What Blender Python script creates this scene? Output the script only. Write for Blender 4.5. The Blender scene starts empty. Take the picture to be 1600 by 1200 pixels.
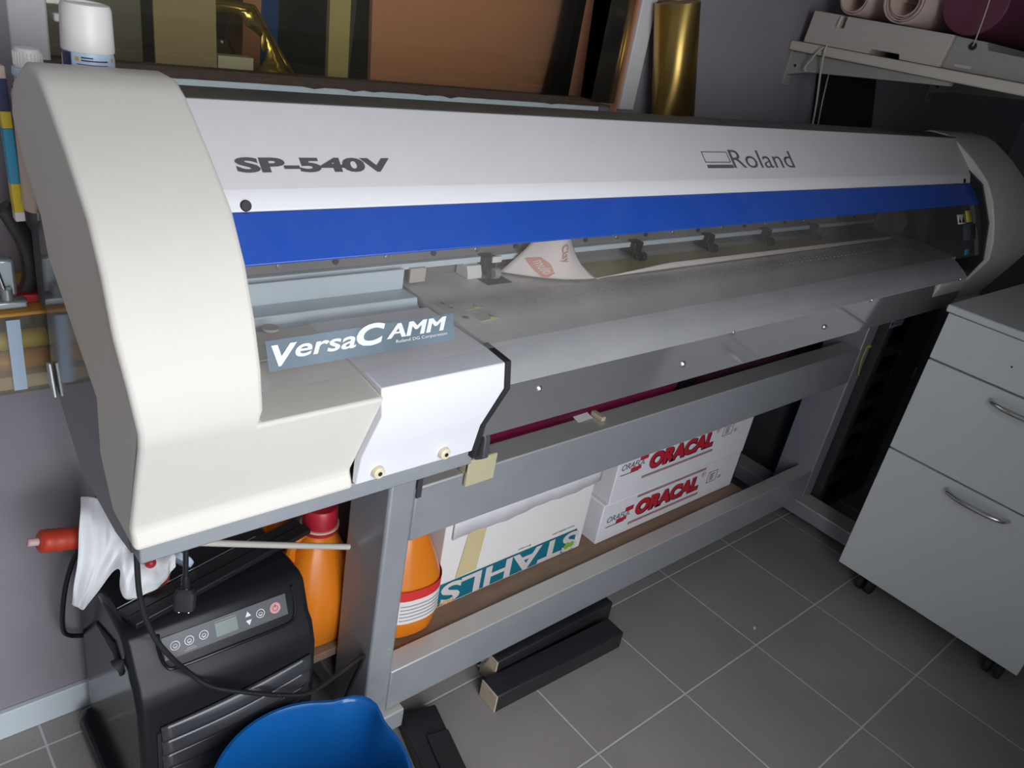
import bpy, bmesh, math, random
from mathutils import Vector, Matrix
random.seed(7)
SC = bpy.context.scene
COL = SC.collection
PI = math.pi

# ------------------------------------------------------------------ camera
FPX = 1239.68                                  # focal length in pixels of a 1600 px wide frame
RW = ((0.75264209, -0.63706945, 0.16635019),   # rows: image right, image down, forward
      (-0.17599576, -0.43810592, -0.88152634),
      (0.63447251, 0.6341969, -0.44185848))
cam_d = bpy.data.cameras.new('camera')
cam = bpy.data.objects.new('camera', cam_d)
COL.objects.link(cam)
cam_d.sensor_width = 36.0
cam_d.lens = 36.0 * FPX / 1600.0
cam_d.clip_start = 0.02
rx, dn, fw = (Vector(r) for r in RW)
m3 = Matrix((rx, -dn, -fw)).transposed()
cam.matrix_world = Matrix.Translation((-1.6684, -0.9068, 1.4063)) @ m3.to_4x4()
SC.camera = cam

# ------------------------------------------------------------------ light
world = bpy.data.worlds.new('world')
SC.world = world
world.use_nodes = True
wb = world.node_tree.nodes['Background']
wb.inputs[0].default_value = (0.75, 0.86, 1.0, 1)
wb.inputs[1].default_value = 1.6
def area(name, loc, target, sx, sy, power, col):
    d = bpy.data.lights.new(name, 'AREA')
    d.shape = 'RECTANGLE'; d.size = sx; d.size_y = sy; d.energy = power; d.color = col
    o = bpy.data.objects.new(name, d); COL.objects.link(o)
    o.location = loc
    o.rotation_euler = (Vector(target) - Vector(loc)).to_track_quat('-Z', 'Y').to_euler()
    return o
# daylight falling in through the open doorway in the front wall (behind the camera)
area('courtyard_daylight', (-1.60, -2.6, 1.60), (-1.45, 0, 0.70), 2.2, 2.2, 92, (0.97, 0.98, 1.0))
SC.view_settings.view_transform = 'Standard'
SC.view_settings.look = 'None'
SC.view_settings.gamma = 1
SC.view_settings.exposure = 0.0
SC.view_settings.use_curve_mapping = False

# ------------------------------------------------------------------ materials
MATS = {}
def mat(name, col, rough=0.5, metal=0.0, noise=0.0, nscale=30.0, bump=0.0, bscale=200.0, spec=0.5,
        dust=0.0, dustcol=(0.45, 0.42, 0.38), dscale=6.0, coat=0.0, aniso=None, specks=0.0, spscale=45.0, topdust_tone=0.0, topcol=(0.42, 0.40, 0.37)):
    if name in MATS: return MATS[name]
    m = bpy.data.materials.new(name); m.use_nodes = True
    nt = m.node_tree; N = nt.nodes; L = nt.links
    b = N['Principled BSDF']
    b.inputs['Base Color'].default_value = (*col, 1)
    b.inputs['Roughness'].default_value = rough
    b.inputs['Metallic'].default_value = metal
    b.inputs['Specular IOR Level'].default_value = spec
    b.inputs['Coat Weight'].default_value = coat
    tc = N.new('ShaderNodeTexCoord')
    cur = None
    if noise > 0:
        n = N.new('ShaderNodeTexNoise'); n.inputs['Scale'].default_value = nscale; n.inputs['Detail'].default_value = 6
        if aniso:
            mp = N.new('ShaderNodeMapping'); mp.inputs['Scale'].default_value = aniso
            L.new(tc.outputs['Object'], mp.inputs[0]); L.new(mp.outputs[0], n.inputs['Vector'])
        else:
            L.new(tc.outputs['Object'], n.inputs['Vector'])
        mx = N.new('ShaderNodeMix'); mx.data_type = 'RGBA'
        mx.inputs[6].default_value = (*[c * (1 - noise) for c in col], 1)
        mx.inputs[7].default_value = (*[min(1, c * (1 + noise)) for c in col], 1)
        L.new(n.outputs['Fac'], mx.inputs[0]); cur = mx.outputs[2]
    if dust > 0:
        n2 = N.new('ShaderNodeTexNoise'); n2.inputs['Scale'].default_value = dscale; n2.inputs['Detail'].default_value = 8
        n2.inputs['Roughness'].default_value = 0.7
        L.new(tc.outputs['Object'], n2.inputs['Vector'])
        mr = N.new('ShaderNodeMapRange'); mr.inputs[1].default_value = 0.4; mr.inputs[2].default_value = 0.75
        mr.inputs[3].default_value = 0; mr.inputs[4].default_value = dust
        L.new(n2.outputs['Fac'], mr.inputs[0])
        mx2 = N.new('ShaderNodeMix'); mx2.data_type = 'RGBA'
        mx2.inputs[6].default_value = (*col, 1); mx2.inputs[7].default_value = (*dustcol, 1)
        if cur: L.new(cur, mx2.inputs[6])
        L.new(mr.outputs[0], mx2.inputs[0]); cur = mx2.outputs[2]
        ad = N.new('ShaderNodeMath'); ad.operation = 'ADD'; ad.inputs[1].default_value = rough
        L.new(mr.outputs[0], ad.inputs[0]); L.new(ad.outputs[0], b.inputs['Roughness'])
    if topdust_tone > 0:     # stand dust and cover grey tone: only where the surface looks upwards
        ge = N.new('ShaderNodeNewGeometry'); sz = N.new('ShaderNodeSeparateXYZ'); L.new(ge.outputs['Normal'], sz.inputs[0])
        tr = N.new('ShaderNodeMapRange'); tr.inputs[1].default_value = 0.45; tr.inputs[2].default_value = 0.75; tr.inputs[4].default_value = topdust_tone
        L.new(sz.outputs[2], tr.inputs[0])
        mx4 = N.new('ShaderNodeMix'); mx4.data_type = 'RGBA'
        mx4.inputs[6].default_value = (*col, 1); mx4.inputs[7].default_value = (*topcol, 1)
        if cur: L.new(cur, mx4.inputs[6])
        L.new(tr.outputs[0], mx4.inputs[0]); cur = mx4.outputs[2]
    if specks > 0:      # small pale chips and crumbs
        vo = N.new('ShaderNodeTexVoronoi'); vo.inputs['Scale'].default_value = spscale
        L.new(tc.outputs['Object'], vo.inputs['Vector'])
        ls = N.new('ShaderNodeMath'); ls.operation = 'LESS_THAN'; ls.inputs[1].default_value = 0.075
        L.new(vo.outputs['Distance'], ls.inputs[0])
        sx = N.new('ShaderNodeSeparateColor'); L.new(vo.outputs['Color'], sx.inputs[0])
        gt = N.new('ShaderNodeMath'); gt.operation = 'GREATER_THAN'; gt.inputs[1].default_value = 1 - specks
        L.new(sx.outputs[0], gt.inputs[0])
        mu = N.new('ShaderNodeMath'); mu.operation = 'MULTIPLY'; L.new(ls.outputs[0], mu.inputs[0]); L.new(gt.outputs[0], mu.inputs[1])
        mx3 = N.new('ShaderNodeMix'); mx3.data_type = 'RGBA'
        mx3.inputs[6].default_value = (*col, 1); mx3.inputs[7].default_value = (0.55, 0.54, 0.52, 1)
        if cur: L.new(cur, mx3.inputs[6])
        L.new(mu.outputs[0], mx3.inputs[0]); cur = mx3.outputs[2]
    if cur: L.new(cur, b.inputs['Base Color'])
    if bump > 0:
        n3 = N.new('ShaderNodeTexNoise'); n3.inputs['Scale'].default_value = bscale; n3.inputs['Detail'].default_value = 3
        L.new(tc.outputs['Object'], n3.inputs['Vector'])
        bp = N.new('ShaderNodeBump'); bp.inputs['Strength'].default_value = bump; bp.inputs['Distance'].default_value = 0.002
        L.new(n3.outputs['Fac'], bp.inputs['Height']); L.new(bp.outputs[0], b.inputs['Normal'])
    MATS[name] = m
    return m

def clear_mat(name, tint, haze=0.06, hazecol=(0.6, 0.6, 0.6), rough=0.05):
    """thin clear plastic: tinted transparency, a fresnel reflection and a little dusty haze"""
    m = bpy.data.materials.new(name); m.use_nodes = True
    nt = m.node_tree; N = nt.nodes; L = nt.links
    N.remove(N['Principled BSDF']); out = N['Material Output']
    t = N.new('ShaderNodeBsdfTransparent'); t.inputs[0].default_value = (*tint, 1)
    d = N.new('ShaderNodeBsdfDiffuse'); d.inputs[0].default_value = (*hazecol, 1)
    g = N.new('ShaderNodeBsdfGlossy'); g.inputs['Roughness'].default_value = rough
    fr = N.new('ShaderNodeFresnel'); fr.inputs[0].default_value = 1.45
    tc = N.new('ShaderNodeTexCoord'); n = N.new('ShaderNodeTexNoise'); n.inputs['Scale'].default_value = 9; n.inputs['Detail'].default_value = 8
    L.new(tc.outputs['Object'], n.inputs['Vector'])
    mr = N.new('ShaderNodeMapRange'); mr.inputs[1].default_value = 0.3; mr.inputs[2].default_value = 0.8
    mr.inputs[3].default_value = haze * 0.5; mr.inputs[4].default_value = haze * 1.6
    L.new(n.outputs['Fac'], mr.inputs[0])
    m1 = N.new('ShaderNodeMixShader'); m2 = N.new('ShaderNodeMixShader')
    L.new(mr.outputs[0], m1.inputs[0]); L.new(t.outputs[0], m1.inputs[1]); L.new(d.outputs[0], m1.inputs[2])
    L.new(fr.outputs[0], m2.inputs[0]); L.new(m1.outputs[0], m2.inputs[1]); L.new(g.outputs[0], m2.inputs[2])
    L.new(m2.outputs[0], out.inputs[0])
    return m

def tile_mat():
    m = bpy.data.materials.new('floor_tiles'); m.use_nodes = True
    nt = m.node_tree; N = nt.nodes; L = nt.links; b = N['Principled BSDF']
    tc = N.new('ShaderNodeTexCoord'); sp = N.new('ShaderNodeSeparateXYZ'); L.new(tc.outputs['Object'], sp.inputs[0])
    def mth(op, a, bv=None, c=None):
        n = N.new('ShaderNodeMath'); n.operation = op
        for i, v in enumerate((a, bv, c)):
            if v is None: continue
            if hasattr(v, 'node'): L.new(v, n.inputs[i])
            else: n.inputs[i].default_value = v
        return n.outputs[0]
    ds = []; ids = []
    for ax in (0, 1):
        s = mth('DIVIDE', sp.outputs[ax], 0.3)
        r = mth('ROUND', s); ids.append(mth('FLOOR', s))
        ds.append(mth('MULTIPLY', mth('ABSOLUTE', mth('SUBTRACT', s, r)), 0.3))
    dd = mth('MINIMUM', ds[0], ds[1])
    nz = N.new('ShaderNodeTexNoise'); nz.inputs['Scale'].default_value = 60; L.new(tc.outputs['Object'], nz.inputs['Vector'])
    dd = mth('ADD', dd, mth('MULTIPLY', mth('SUBTRACT', nz.outputs['Fac'], 0.5), 0.0012))
    mask = N.new('ShaderNodeMapRange'); mask.inputs[1].default_value = 0.0017; mask.inputs[2].default_value = 0.0027
    L.new(dd, mask.inputs[0])
    cb = N.new('ShaderNodeCombineXYZ'); L.new(ids[0], cb.inputs[0]); L.new(ids[1], cb.inputs[1])
    wn = N.new('ShaderNodeTexWhiteNoise'); L.new(cb.outputs[0], wn.inputs['Vector'])
    n1 = N.new('ShaderNodeTexNoise'); n1.inputs['Scale'].default_value = 260; n1.inputs['Detail'].default_value = 2; L.new(tc.outputs['Object'], n1.inputs['Vector'])
    n2 = N.new('ShaderNodeTexNoise'); n2.inputs['Scale'].default_value = 5; n2.inputs['Detail'].default_value = 8; L.new(tc.outputs['Object'], n2.inputs['Vector'])
    v = mth('ADD', mth('MULTIPLY', n1.outputs['Fac'], 0.4), mth('ADD', mth('MULTIPLY', n2.outputs['Fac'], 0.5), mth('MULTIPLY', wn.outputs['Value'], 0.12)))
    mx = N.new('ShaderNodeMix'); mx.data_type = 'RGBA'; L.new(v, mx.inputs[0])
    mx.inputs[6].default_value = (0.17, 0.154, 0.148, 1); mx.inputs[7].default_value = (0.42, 0.383, 0.366, 1)
    n3 = N.new('ShaderNodeTexNoise'); n3.inputs['Scale'].default_value = 4; L.new(tc.outputs['Object'], n3.inputs['Vector'])
    gm = N.new('ShaderNodeMix'); gm.data_type = 'RGBA'; L.new(n3.outputs['Fac'], gm.inputs[0])
    gm.inputs[6].default_value = (0.44, 0.44, 0.44, 1); gm.inputs[7].default_value = (0.62, 0.61, 0.60, 1)
    m2 = N.new('ShaderNodeMix'); m2.data_type = 'RGBA'; L.new(mask.outputs[0], m2.inputs[0]); L.new(gm.outputs[2], m2.inputs[6]); L.new(mx.outputs[2], m2.inputs[7])
    L.new(m2.outputs[2], b.inputs['Base Color'])
    rr = N.new('ShaderNodeMapRange'); rr.inputs[3].default_value = 0.75; rr.inputs[4].default_value = 0.42; L.new(mask.outputs[0], rr.inputs[0]); L.new(rr.outputs[0], b.inputs['Roughness'])
    bp = N.new('ShaderNodeBump'); bp.inputs['Strength'].default_value = 0.5; bp.inputs['Distance'].default_value = 0.002; L.new(mask.outputs[0], bp.inputs['Height']); L.new(bp.outputs[0], b.inputs['Normal'])
    return m

M = {
 'floor': tile_mat(),
 'wall': mat('wall_paint', (0.27, 0.245, 0.275), 0.7, noise=0.06, nscale=8, bump=0.15, bscale=90),
 'plaster': mat('ceiling_paint', (0.72, 0.71, 0.70), 0.8, noise=0.04, nscale=10),
 'baseb': mat('baseboard_paint', (0.60, 0.66, 0.70), 0.45, noise=0.05, nscale=20),
 'frame': mat('window_frame_paint', (0.62, 0.62, 0.63), 0.5, noise=0.05, nscale=20),
 'sillblue': mat('sill_pale_blue_paint', (0.78, 0.92, 0.97), 0.5, noise=0.08, nscale=25),
 'brownedge': mat('brown_worn_wood', (0.10, 0.065, 0.05), 0.8, noise=0.35, nscale=60, bump=0.4, bscale=150),
 'beige': mat('beige_plastic', (0.69, 0.655, 0.59), 0.5, noise=0.025, nscale=40, bump=0.06, bscale=900, dust=0.10, dustcol=(0.5, 0.47, 0.42), dscale=5),
 'white': mat('white_plastic', (0.70, 0.69, 0.70), 0.42, noise=0.02, nscale=30, bump=0.03, bscale=900, dust=0.10, dustcol=(0.5, 0.48, 0.47), dscale=7, topdust_tone=0.75, topcol=(0.50, 0.49, 0.49)),  # upward faces mixed towards grey
 'covershade': mat('cover_slope_shade', (0.57, 0.56, 0.565), 0.45, noise=0.03, nscale=25, bump=0.03, bscale=900, dust=0.15, dustcol=(0.40, 0.385, 0.37), dscale=8),  # darker shade of the sloping face put into the colour, lip stays white
 'flapw': mat('white_flap_plastic', (0.76, 0.76, 0.80), 0.42, noise=0.02, nscale=30, dust=0.06, dustcol=(0.5, 0.48, 0.47), dscale=9),
 'blue': mat('blue_translucent_plastic', (0.016, 0.078, 0.42), 0.32, noise=0.08, nscale=12, dust=0.10, dustcol=(0.15, 0.2, 0.45), dscale=9),
 'deck': mat('dark_deck', (0.085, 0.078, 0.07), 0.55, noise=0.15, nscale=20, dust=0.35, dustcol=(0.2, 0.18, 0.15), dscale=10),
 'housing': mat('housing_grey', (0.16, 0.16, 0.17), 0.5, noise=0.05, nscale=20),
 'sidegrey': mat('glossy_grey_side_panel', (0.075, 0.08, 0.09), 0.12, noise=0.05, nscale=15),
 'platen': mat('platen_metal', (0.66, 0.645, 0.625), 0.38, metal=0.12, noise=0.10, nscale=8, aniso=(1, 5, 5), dust=0.5, dustcol=(0.46, 0.42, 0.38), dscale=14, specks=0.2, spscale=60),
 'apron': mat('apron_metal', (0.56, 0.57, 0.58), 0.34, metal=0.35, noise=0.10, nscale=6, aniso=(1, 6, 6), dust=0.4, dustcol=(0.46, 0.44, 0.42), dscale=11, specks=0.2, spscale=60),
 'mirrorpanel': mat('reflective_panel', (0.60, 0.59, 0.59), 0.09, metal=0.8, noise=0.06, nscale=10),
 'chassis': mat('dark_chassis', (0.03, 0.03, 0.033), 0.6),
 'bluemetal': mat('pale_blue_metal', (0.60, 0.68, 0.73), 0.4, noise=0.06, nscale=14, dust=0.2, dustcol=(0.4, 0.38, 0.35), dscale=16),
 'guide': mat('grey_guide_rail', (0.26, 0.245, 0.235), 0.45, metal=0.3, noise=0.1, nscale=20),
 'steel': mat('steel', (0.62, 0.62, 0.63), 0.25, metal=0.95),
 'stand': mat('grey_stand_paint', (0.31, 0.325, 0.35), 0.28, metal=0.25, noise=0.08, nscale=10, bump=0.02, bscale=300, dust=0.28, dustcol=(0.38, 0.37, 0.37), dscale=18, specks=0.22, topdust_tone=0.8, topcol=(0.60, 0.57, 0.53)),
 'black': mat('black_plastic', (0.012, 0.012, 0.014), 0.42),
 'rubber': mat('black_rubber', (0.015, 0.015, 0.016), 0.7),
 'acblack': mat('glossy_black_plastic', (0.011, 0.012, 0.014), 0.15, spec=0.32, noise=0.1, nscale=20, dust=0.02, dustcol=(0.1, 0.1, 0.1), dscale=9),
 'louvre': mat('dark_grey_gloss_louvre', (0.04, 0.043, 0.048), 0.22, spec=0.6),
 'acsatin': mat('satin_black_plastic', (0.013, 0.014, 0.016), 0.26, spec=0.2),
 'panelgrey': mat('control_panel_grey', (0.085, 0.09, 0.10), 0.3),
 'lcd': mat('lcd_grey_green', (0.20, 0.235, 0.22), 0.2),
 'print_white': mat('white_print', (0.72, 0.72, 0.72), 0.5),
 'pinkbtn': mat('pale_red_button', (0.62, 0.27, 0.28), 0.4),
 'greyprint': mat('dark_grey_print', (0.085, 0.083, 0.085), 0.5),
 'greyprint2': mat('grey_green_print', (0.10, 0.11, 0.11), 0.5),
 'bucket': mat('blue_bucket_plastic', (0.006, 0.10, 0.34), 0.25, noise=0.08, nscale=12),
 'cloth': mat('white_cloth', (0.82, 0.83, 0.85), 0.85, noise=0.05, nscale=30, bump=0.25, bscale=260),
 'red': mat('red_plastic', (0.50, 0.045, 0.02), 0.4, noise=0.08, nscale=20),
 'redcap': mat('dark_red_cap', (0.42, 0.014, 0.03), 0.4),
 'pink': mat('pale_pink_plastic', (0.62, 0.42, 0.40), 0.4),
 'redlabel': mat('red_label', (0.62, 0.03, 0.03), 0.45),
 'orange': mat('orange_jug_plastic', (0.68, 0.19, 0.012), 0.25, noise=0.12, nscale=7),
 'labelwhite': mat('white_label', (0.72, 0.70, 0.70), 0.5, noise=0.04, nscale=30),
 'wood': mat('bare_wood', (0.25, 0.15, 0.095), 0.6, noise=0.3, nscale=6, aniso=(1, 12, 12), bump=0.1, bscale=60, dust=0.3, dustcol=(0.36, 0.27, 0.2), dscale=9),
 'woodend': mat('raw_wood_end', (0.50, 0.40, 0.30), 0.8, noise=0.3, nscale=60),
 'blackwood': mat('black_painted_timber', (0.014, 0.014, 0.017), 0.45, noise=0.2, nscale=20, dust=0.05, dustcol=(0.2, 0.18, 0.15), dscale=30),
 'carton': mat('white_carton', (0.74, 0.71, 0.69), 0.75, noise=0.05, nscale=9, dust=0.12, dustcol=(0.6, 0.54, 0.47), dscale=4),
 'carton2': mat('white_printed_carton', (0.72, 0.71, 0.74), 0.7, noise=0.04, nscale=9, dust=0.1, dustcol=(0.55, 0.5, 0.45), dscale=4),
 'kraft': mat('kraft_cardboard', (0.30, 0.21, 0.14), 0.85, noise=0.08, nscale=10),
 'teal': mat('teal_print', (0.0, 0.14, 0.20), 0.5, noise=0.05, nscale=8),
 'silverprint': mat('silver_print', (0.62, 0.58, 0.57), 0.5),
 'green': mat('green_print', (0.22, 0.42, 0.03), 0.5),
 'orangeprint': mat('orange_print', (0.70, 0.33, 0.06), 0.5),
 'tape': mat('yellowed_tape', (0.62, 0.51, 0.28), 0.35, noise=0.08, nscale=15),
 'oraclered': mat('red_print', (0.48, 0.012, 0.03), 0.5),
 'blackprint': mat('black_print', (0.015, 0.012, 0.015), 0.5),
 'navy': mat('navy_board', (0.010, 0.06, 0.25), 0.6, spec=0.2, noise=0.1, nscale=10),
 'magenta': mat('magenta_vinyl', (0.60, 0.02, 0.16), 0.3),
 'purple': mat('dark_magenta_vinyl', (0.14, 0.03, 0.065), 0.45),
 'paper': mat('backing_paper', (0.72, 0.64, 0.60), 0.6, noise=0.04, nscale=20),
 'paperprint': mat('faded_red_print', (0.60, 0.29, 0.22), 0.6),
 'olivefilm': mat('olive_vinyl', (0.42, 0.345, 0.085), 0.3, noise=0.06, nscale=10),
 'cabwhite': mat('white_melamine', (0.66, 0.69, 0.67), 0.42, noise=0.02, nscale=20, dust=0.04, dustcol=(0.5, 0.48, 0.45), dscale=12),
 'chrome': mat('brushed_chrome', (0.55, 0.54, 0.52), 0.22, metal=1.0),
 'rack': mat('dark_grey_rack', (0.045, 0.043, 0.047), 0.5, noise=0.08, nscale=14),
 'sticker': mat('pale_sticker', (0.42, 0.47, 0.60), 0.5),
 'shelfwhite': mat('cream_shelf', (0.56, 0.51, 0.43), 0.45, noise=0.04, nscale=20),
 'bracket': mat('grey_bracket', (0.33, 0.31, 0.29), 0.45, noise=0.05, nscale=20),
 'device': mat('pale_grey_plastic', (0.50, 0.45, 0.40), 0.5, noise=0.03, nscale=20),
 'paperroll': mat('paper_roll', (0.55, 0.42, 0.37), 0.75, noise=0.06, nscale=40),
 'gold': mat('gold_foil', (0.62, 0.43, 0.13), 0.42, metal=1.0),
 'goldplate': mat('gold_plate', (0.60, 0.46, 0.12), 0.25, metal=0.9),
 'cardbrown': mat('brown_board', (0.46, 0.215, 0.125), 0.8, noise=0.08, nscale=7, aniso=(1, 4, 4)),
 'cardolive': mat('olive_cardboard', (0.33, 0.265, 0.155), 0.8, noise=0.1, nscale=8),
 'olivesheet': mat('olive_yellow_sheet', (0.42, 0.37, 0.17), 0.4, noise=0.06, nscale=8),
 'whitebox': mat('olive_white_box', (0.55, 0.53, 0.42), 0.6),
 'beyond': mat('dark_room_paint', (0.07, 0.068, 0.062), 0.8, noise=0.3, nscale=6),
 'capwhite': mat('white_cap_plastic', (0.76, 0.74, 0.71), 0.4, noise=0.03, nscale=30),
 'labelblue': mat('pale_blue_label', (0.50, 0.62, 0.76), 0.4),
 'navyprint': mat('navy_print', (0.02, 0.03, 0.10), 0.4),
 'yellow': mat('yellow_print', (0.68, 0.50, 0.02), 0.4),
 'cyan': mat('cyan_print', (0.03, 0.30, 0.48), 0.4),
 'bottle': mat('translucent_bottle', (0.60, 0.47, 0.38), 0.3, noise=0.05, nscale=20),
 'shoulder': mat('olive_shoulder', (0.16, 0.14, 0.09), 0.25),
 'clamp': mat('cast_metal', (0.42, 0.46, 0.46), 0.35, metal=0.6, noise=0.1, nscale=40),
 'handle': mat('worn_black_handle', (0.035, 0.032, 0.03), 0.5, noise=0.3, nscale=30),
 'clipbeige': mat('aged_beige_clip', (0.50, 0.46, 0.29), 0.45, noise=0.05, nscale=30),
 'knob': mat('cream_knob', (0.70, 0.62, 0.42), 0.4),
 'wedge': mat('grey_wedge_plastic', (0.06, 0.06, 0.065), 0.35),
 'cord': mat('white_cord', (0.50, 0.46, 0.38), 0.5),
 'tube': mat('pale_tube', (0.50, 0.47, 0.42), 0.35),
 'filmolive': mat('olive_film_roll', (0.55, 0.52, 0.05), 0.35),
 'filmorange': mat('orange_film_roll', (0.55, 0.27, 0.03), 0.35),
 'filmlilac': mat('lilac_sheet', (0.50, 0.47, 0.55), 0.4),
 'warnwhite': mat('warning_sticker', (0.62, 0.60, 0.52), 0.4),
 'warnyellow': mat('warning_yellow', (0.62, 0.52, 0.05), 0.4),
}
g_ = M['gold'].node_tree; gb = g_.nodes['Principled BSDF']; gb.inputs['Anisotropic'].default_value = 0.9; gb.inputs['Anisotropic Rotation'].default_value = 0.25
tg = g_.nodes.new('ShaderNodeTangent'); tg.direction_type = 'RADIAL'; tg.axis = 'Z'; g_.links.new(tg.outputs[0], gb.inputs['Tangent'])
M['clear'] = clear_mat('clear_cover_plastic', (0.91, 0.91, 0.905), haze=0.10, hazecol=(0.55, 0.52, 0.5))
M['label_clear'] = clear_mat('frosted_label_film', (0.62, 0.70, 0.76), haze=0.32, hazecol=(0.36, 0.44, 0.50), rough=0.2)
M['glass'] = clear_mat('dusty_window_glass', (0.95, 0.935, 0.86), haze=0.02, hazecol=(0.5, 0.48, 0.4), rough=0.03)
M['amber'] = clear_mat('amber_clear_plastic', (0.97, 0.92, 0.76), haze=0.12, hazecol=(0.5, 0.46, 0.4), rough=0.15)
M['smoke'] = clear_mat('smoky_acrylic', (0.78, 0.68, 0.54), haze=0.08, hazecol=(0.3, 0.26, 0.2), rough=0.05)

# ------------------------------------------------------------------ mesh helpers (all coordinates are world coordinates)
ORG = {}
def obj(name, bm, m, parent=None, bevel=0.0, seg=2, label=None, angle=35, kind=None, solid=0.0, sub=0, mats=None):
    bmesh.ops.recalc_face_normals(bm, faces=bm.faces)
    o_ = ORG.get(parent.name, Vector((0, 0, 0))) if parent else Vector((0, 0, 0))
    if parent is None:
        zs = [v.co for v in bm.verts]
        o_ = Vector((sum(v.x for v in zs) / len(zs), sum(v.y for v in zs) / len(zs), min(v.z for v in zs)))
        if kind == 'structure': o_ = Vector((0, 0, 0))
    bmesh.ops.translate(bm, verts=bm.verts, vec=-o_)
    me = bpy.data.meshes.new(name); bm.to_mesh(me); bm.free()
    for mm in (mats or [m]): me.materials.append(mm)
    for p in me.polygons: p.use_smooth = not ('letter' in name or 'mark' in name)
    me.set_sharp_from_angle(angle=math.radians(angle))
    o = bpy.data.objects.new(name, me); COL.objects.link(o)
    if parent: o.parent = parent
    else: o.location = o_
    ORG[o.name] = o_
    if solid:
        s = o.modifiers.new('solid', 'SOLIDIFY'); s.thickness = abs(solid); s.offset = 0 if solid > 0 else -1
    if sub:
        s = o.modifiers.new('sub', 'SUBSURF'); s.levels = sub; s.render_levels = sub
    if bevel:
        b = o.modifiers.new('bevel', 'BEVEL'); b.width = bevel; b.segments = seg; b.limit_method = 'ANGLE'; b.angle_limit = math.radians(40)
        b.harden_normals = False
    if label: o['label'] = label
    if kind: o['kind'] = kind
    return o
def thing(name, label, cat, loc, group=None):
    e = bpy.data.objects.new(name, None); COL.objects.link(e)
    e.empty_display_size = 0.05; e.location = loc; ORG[e.name] = Vector(loc)
    e['label'] = label; e['category'] = cat
    if group: e['group'] = group
    return e
def tag(o, label, cat, group=None):
    o['label'] = label; o['category'] = cat
    if group: o['group'] = group
    return o
def B(): return bmesh.new()
def box(bm, x0, x1, y0, y1, z0, z1, rot=None, piv=None):
    vs = [bm.verts.new((x, y, z)) for x in (x0, x1) for y in (y0, y1) for z in (z0, z1)]
    for f in ((0, 1, 3, 2), (4, 6, 7, 5), (0, 4, 5, 1), (2, 3, 7, 6), (0, 2, 6, 4), (1, 5, 7, 3)):
        bm.faces.new([vs[i] for i in f])
    if rot:
        p = Vector(piv) if piv else Vector(((x0 + x1) / 2, (y0 + y1) / 2, (z0 + z1) / 2))
        for v in vs: v.co = rot @ (v.co - p) + p
    return bm
def boxb(*a, **k): return box(B(), *a, **k)
def prism(bm, pts, x0, x1):
    """polygon in (y,z) drawn out along x; x0, x1 may be functions of (y,z)"""
    fx = lambda f, p: f(*p) if callable(f) else f
    a = [bm.verts.new((fx(x0, p), p[0], p[1])) for p in pts]
    b = [bm.verts.new((fx(x1, p), p[0], p[1])) for p in pts]
    n = len(pts)
    bm.faces.new(a); bm.faces.new(b[::-1])
    for i in range(n): bm.faces.new((a[i], b[i], b[(i + 1) % n], a[(i + 1) % n]))
    return bm
def extrude_xy(bm, pts, z0, z1):
    a = [bm.verts.new((x, y, z0)) for x, y in pts]; b = [bm.verts.new((x, y, z1)) for x, y in pts]
    n = len(pts); bm.faces.new(a[::-1]); bm.faces.new(b)
    for i in range(n): bm.faces.new((a[i], a[(i + 1) % n], b[(i + 1) % n], b[i]))
    return bm
def frame_of(d):
    d = Vector(d).normalized()
    u = d.cross(Vector((0, 0, 1)))
    if u.length < 1e-4: u = Vector((1, 0, 0))
    u.normalize(); return u, d.cross(u).normalized(), d
def cyl(bm, p0, p1, r0, r1=None, n=24, caps=True):
    r1 = r0 if r1 is None else r1
    p0 = Vector(p0); p1 = Vector(p1); u, v, d = frame_of(p1 - p0)
    A = []; Bq = []
    for i in range(n):
        a = 2 * PI * i / n; e = u * math.cos(a) + v * math.sin(a)
        A.append(bm.verts.new(p0 + e * r0)); Bq.append(bm.verts.new(p1 + e * r1))
    for i in range(n): bm.faces.new((A[i], A[(i + 1) % n], Bq[(i + 1) % n], Bq[i]))
    if caps: bm.faces.new(A[::-1]); bm.faces.new(Bq)
    return bm
def cylb(*a, **k): return cyl(B(), *a, **k)
def lathe(bm, prof, c, n=32, axis=(0, 0, 1), close=True, sq=None):
    """prof: (radius, height) pairs; sq: (sx, sy, power) turns the section into a rounded rectangle"""
    c = Vector(c); u, v, d = frame_of(axis)
    if Vector(axis).normalized().z > 0.999: u, v, d = Vector((1, 0, 0)), Vector((0, 1, 0)), Vector((0, 0, 1))
    rows = []
    for r, h in prof:
        row = []
        for i in range(n):
            a = 2 * PI * i / n; ca, sa = math.cos(a), math.sin(a)
            if sq:
                sx, sy, pw = sq
                ca = math.copysign(abs(ca) ** (2 / pw), ca) * sx; sa = math.copysign(abs(sa) ** (2 / pw), sa) * sy
            row.append(bm.verts.new(c + u * ca * r + v * sa * r + d * h))
        rows.append(row)
    for a, b in zip(rows, rows[1:]):
        for i in range(n): bm.faces.new((a[i], a[(i + 1) % n], b[(i + 1) % n], b[i]))
    if close:
        bm.faces.new(rows[0][::-1]); bm.faces.new(rows[-1])
    return bm
def spline(pts, k=8):
    P = [Vector(p) for p in pts]; P = [P[0] * 2 - P[1]] + P + [P[-1] * 2 - P[-2]]
    out = []
    for i in range(1, len(P) - 2):
        a, b, c, d = P[i - 1:i + 3]
        for j in range(k):
            t = j / k
            out.append(0.5 * ((2 * b) + (c - a) * t + (2 * a - 5 * b + 4 * c - d) * t * t + (3 * b - a - 3 * c + d) * t ** 3))
    out.append(P[-2]); return out
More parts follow.
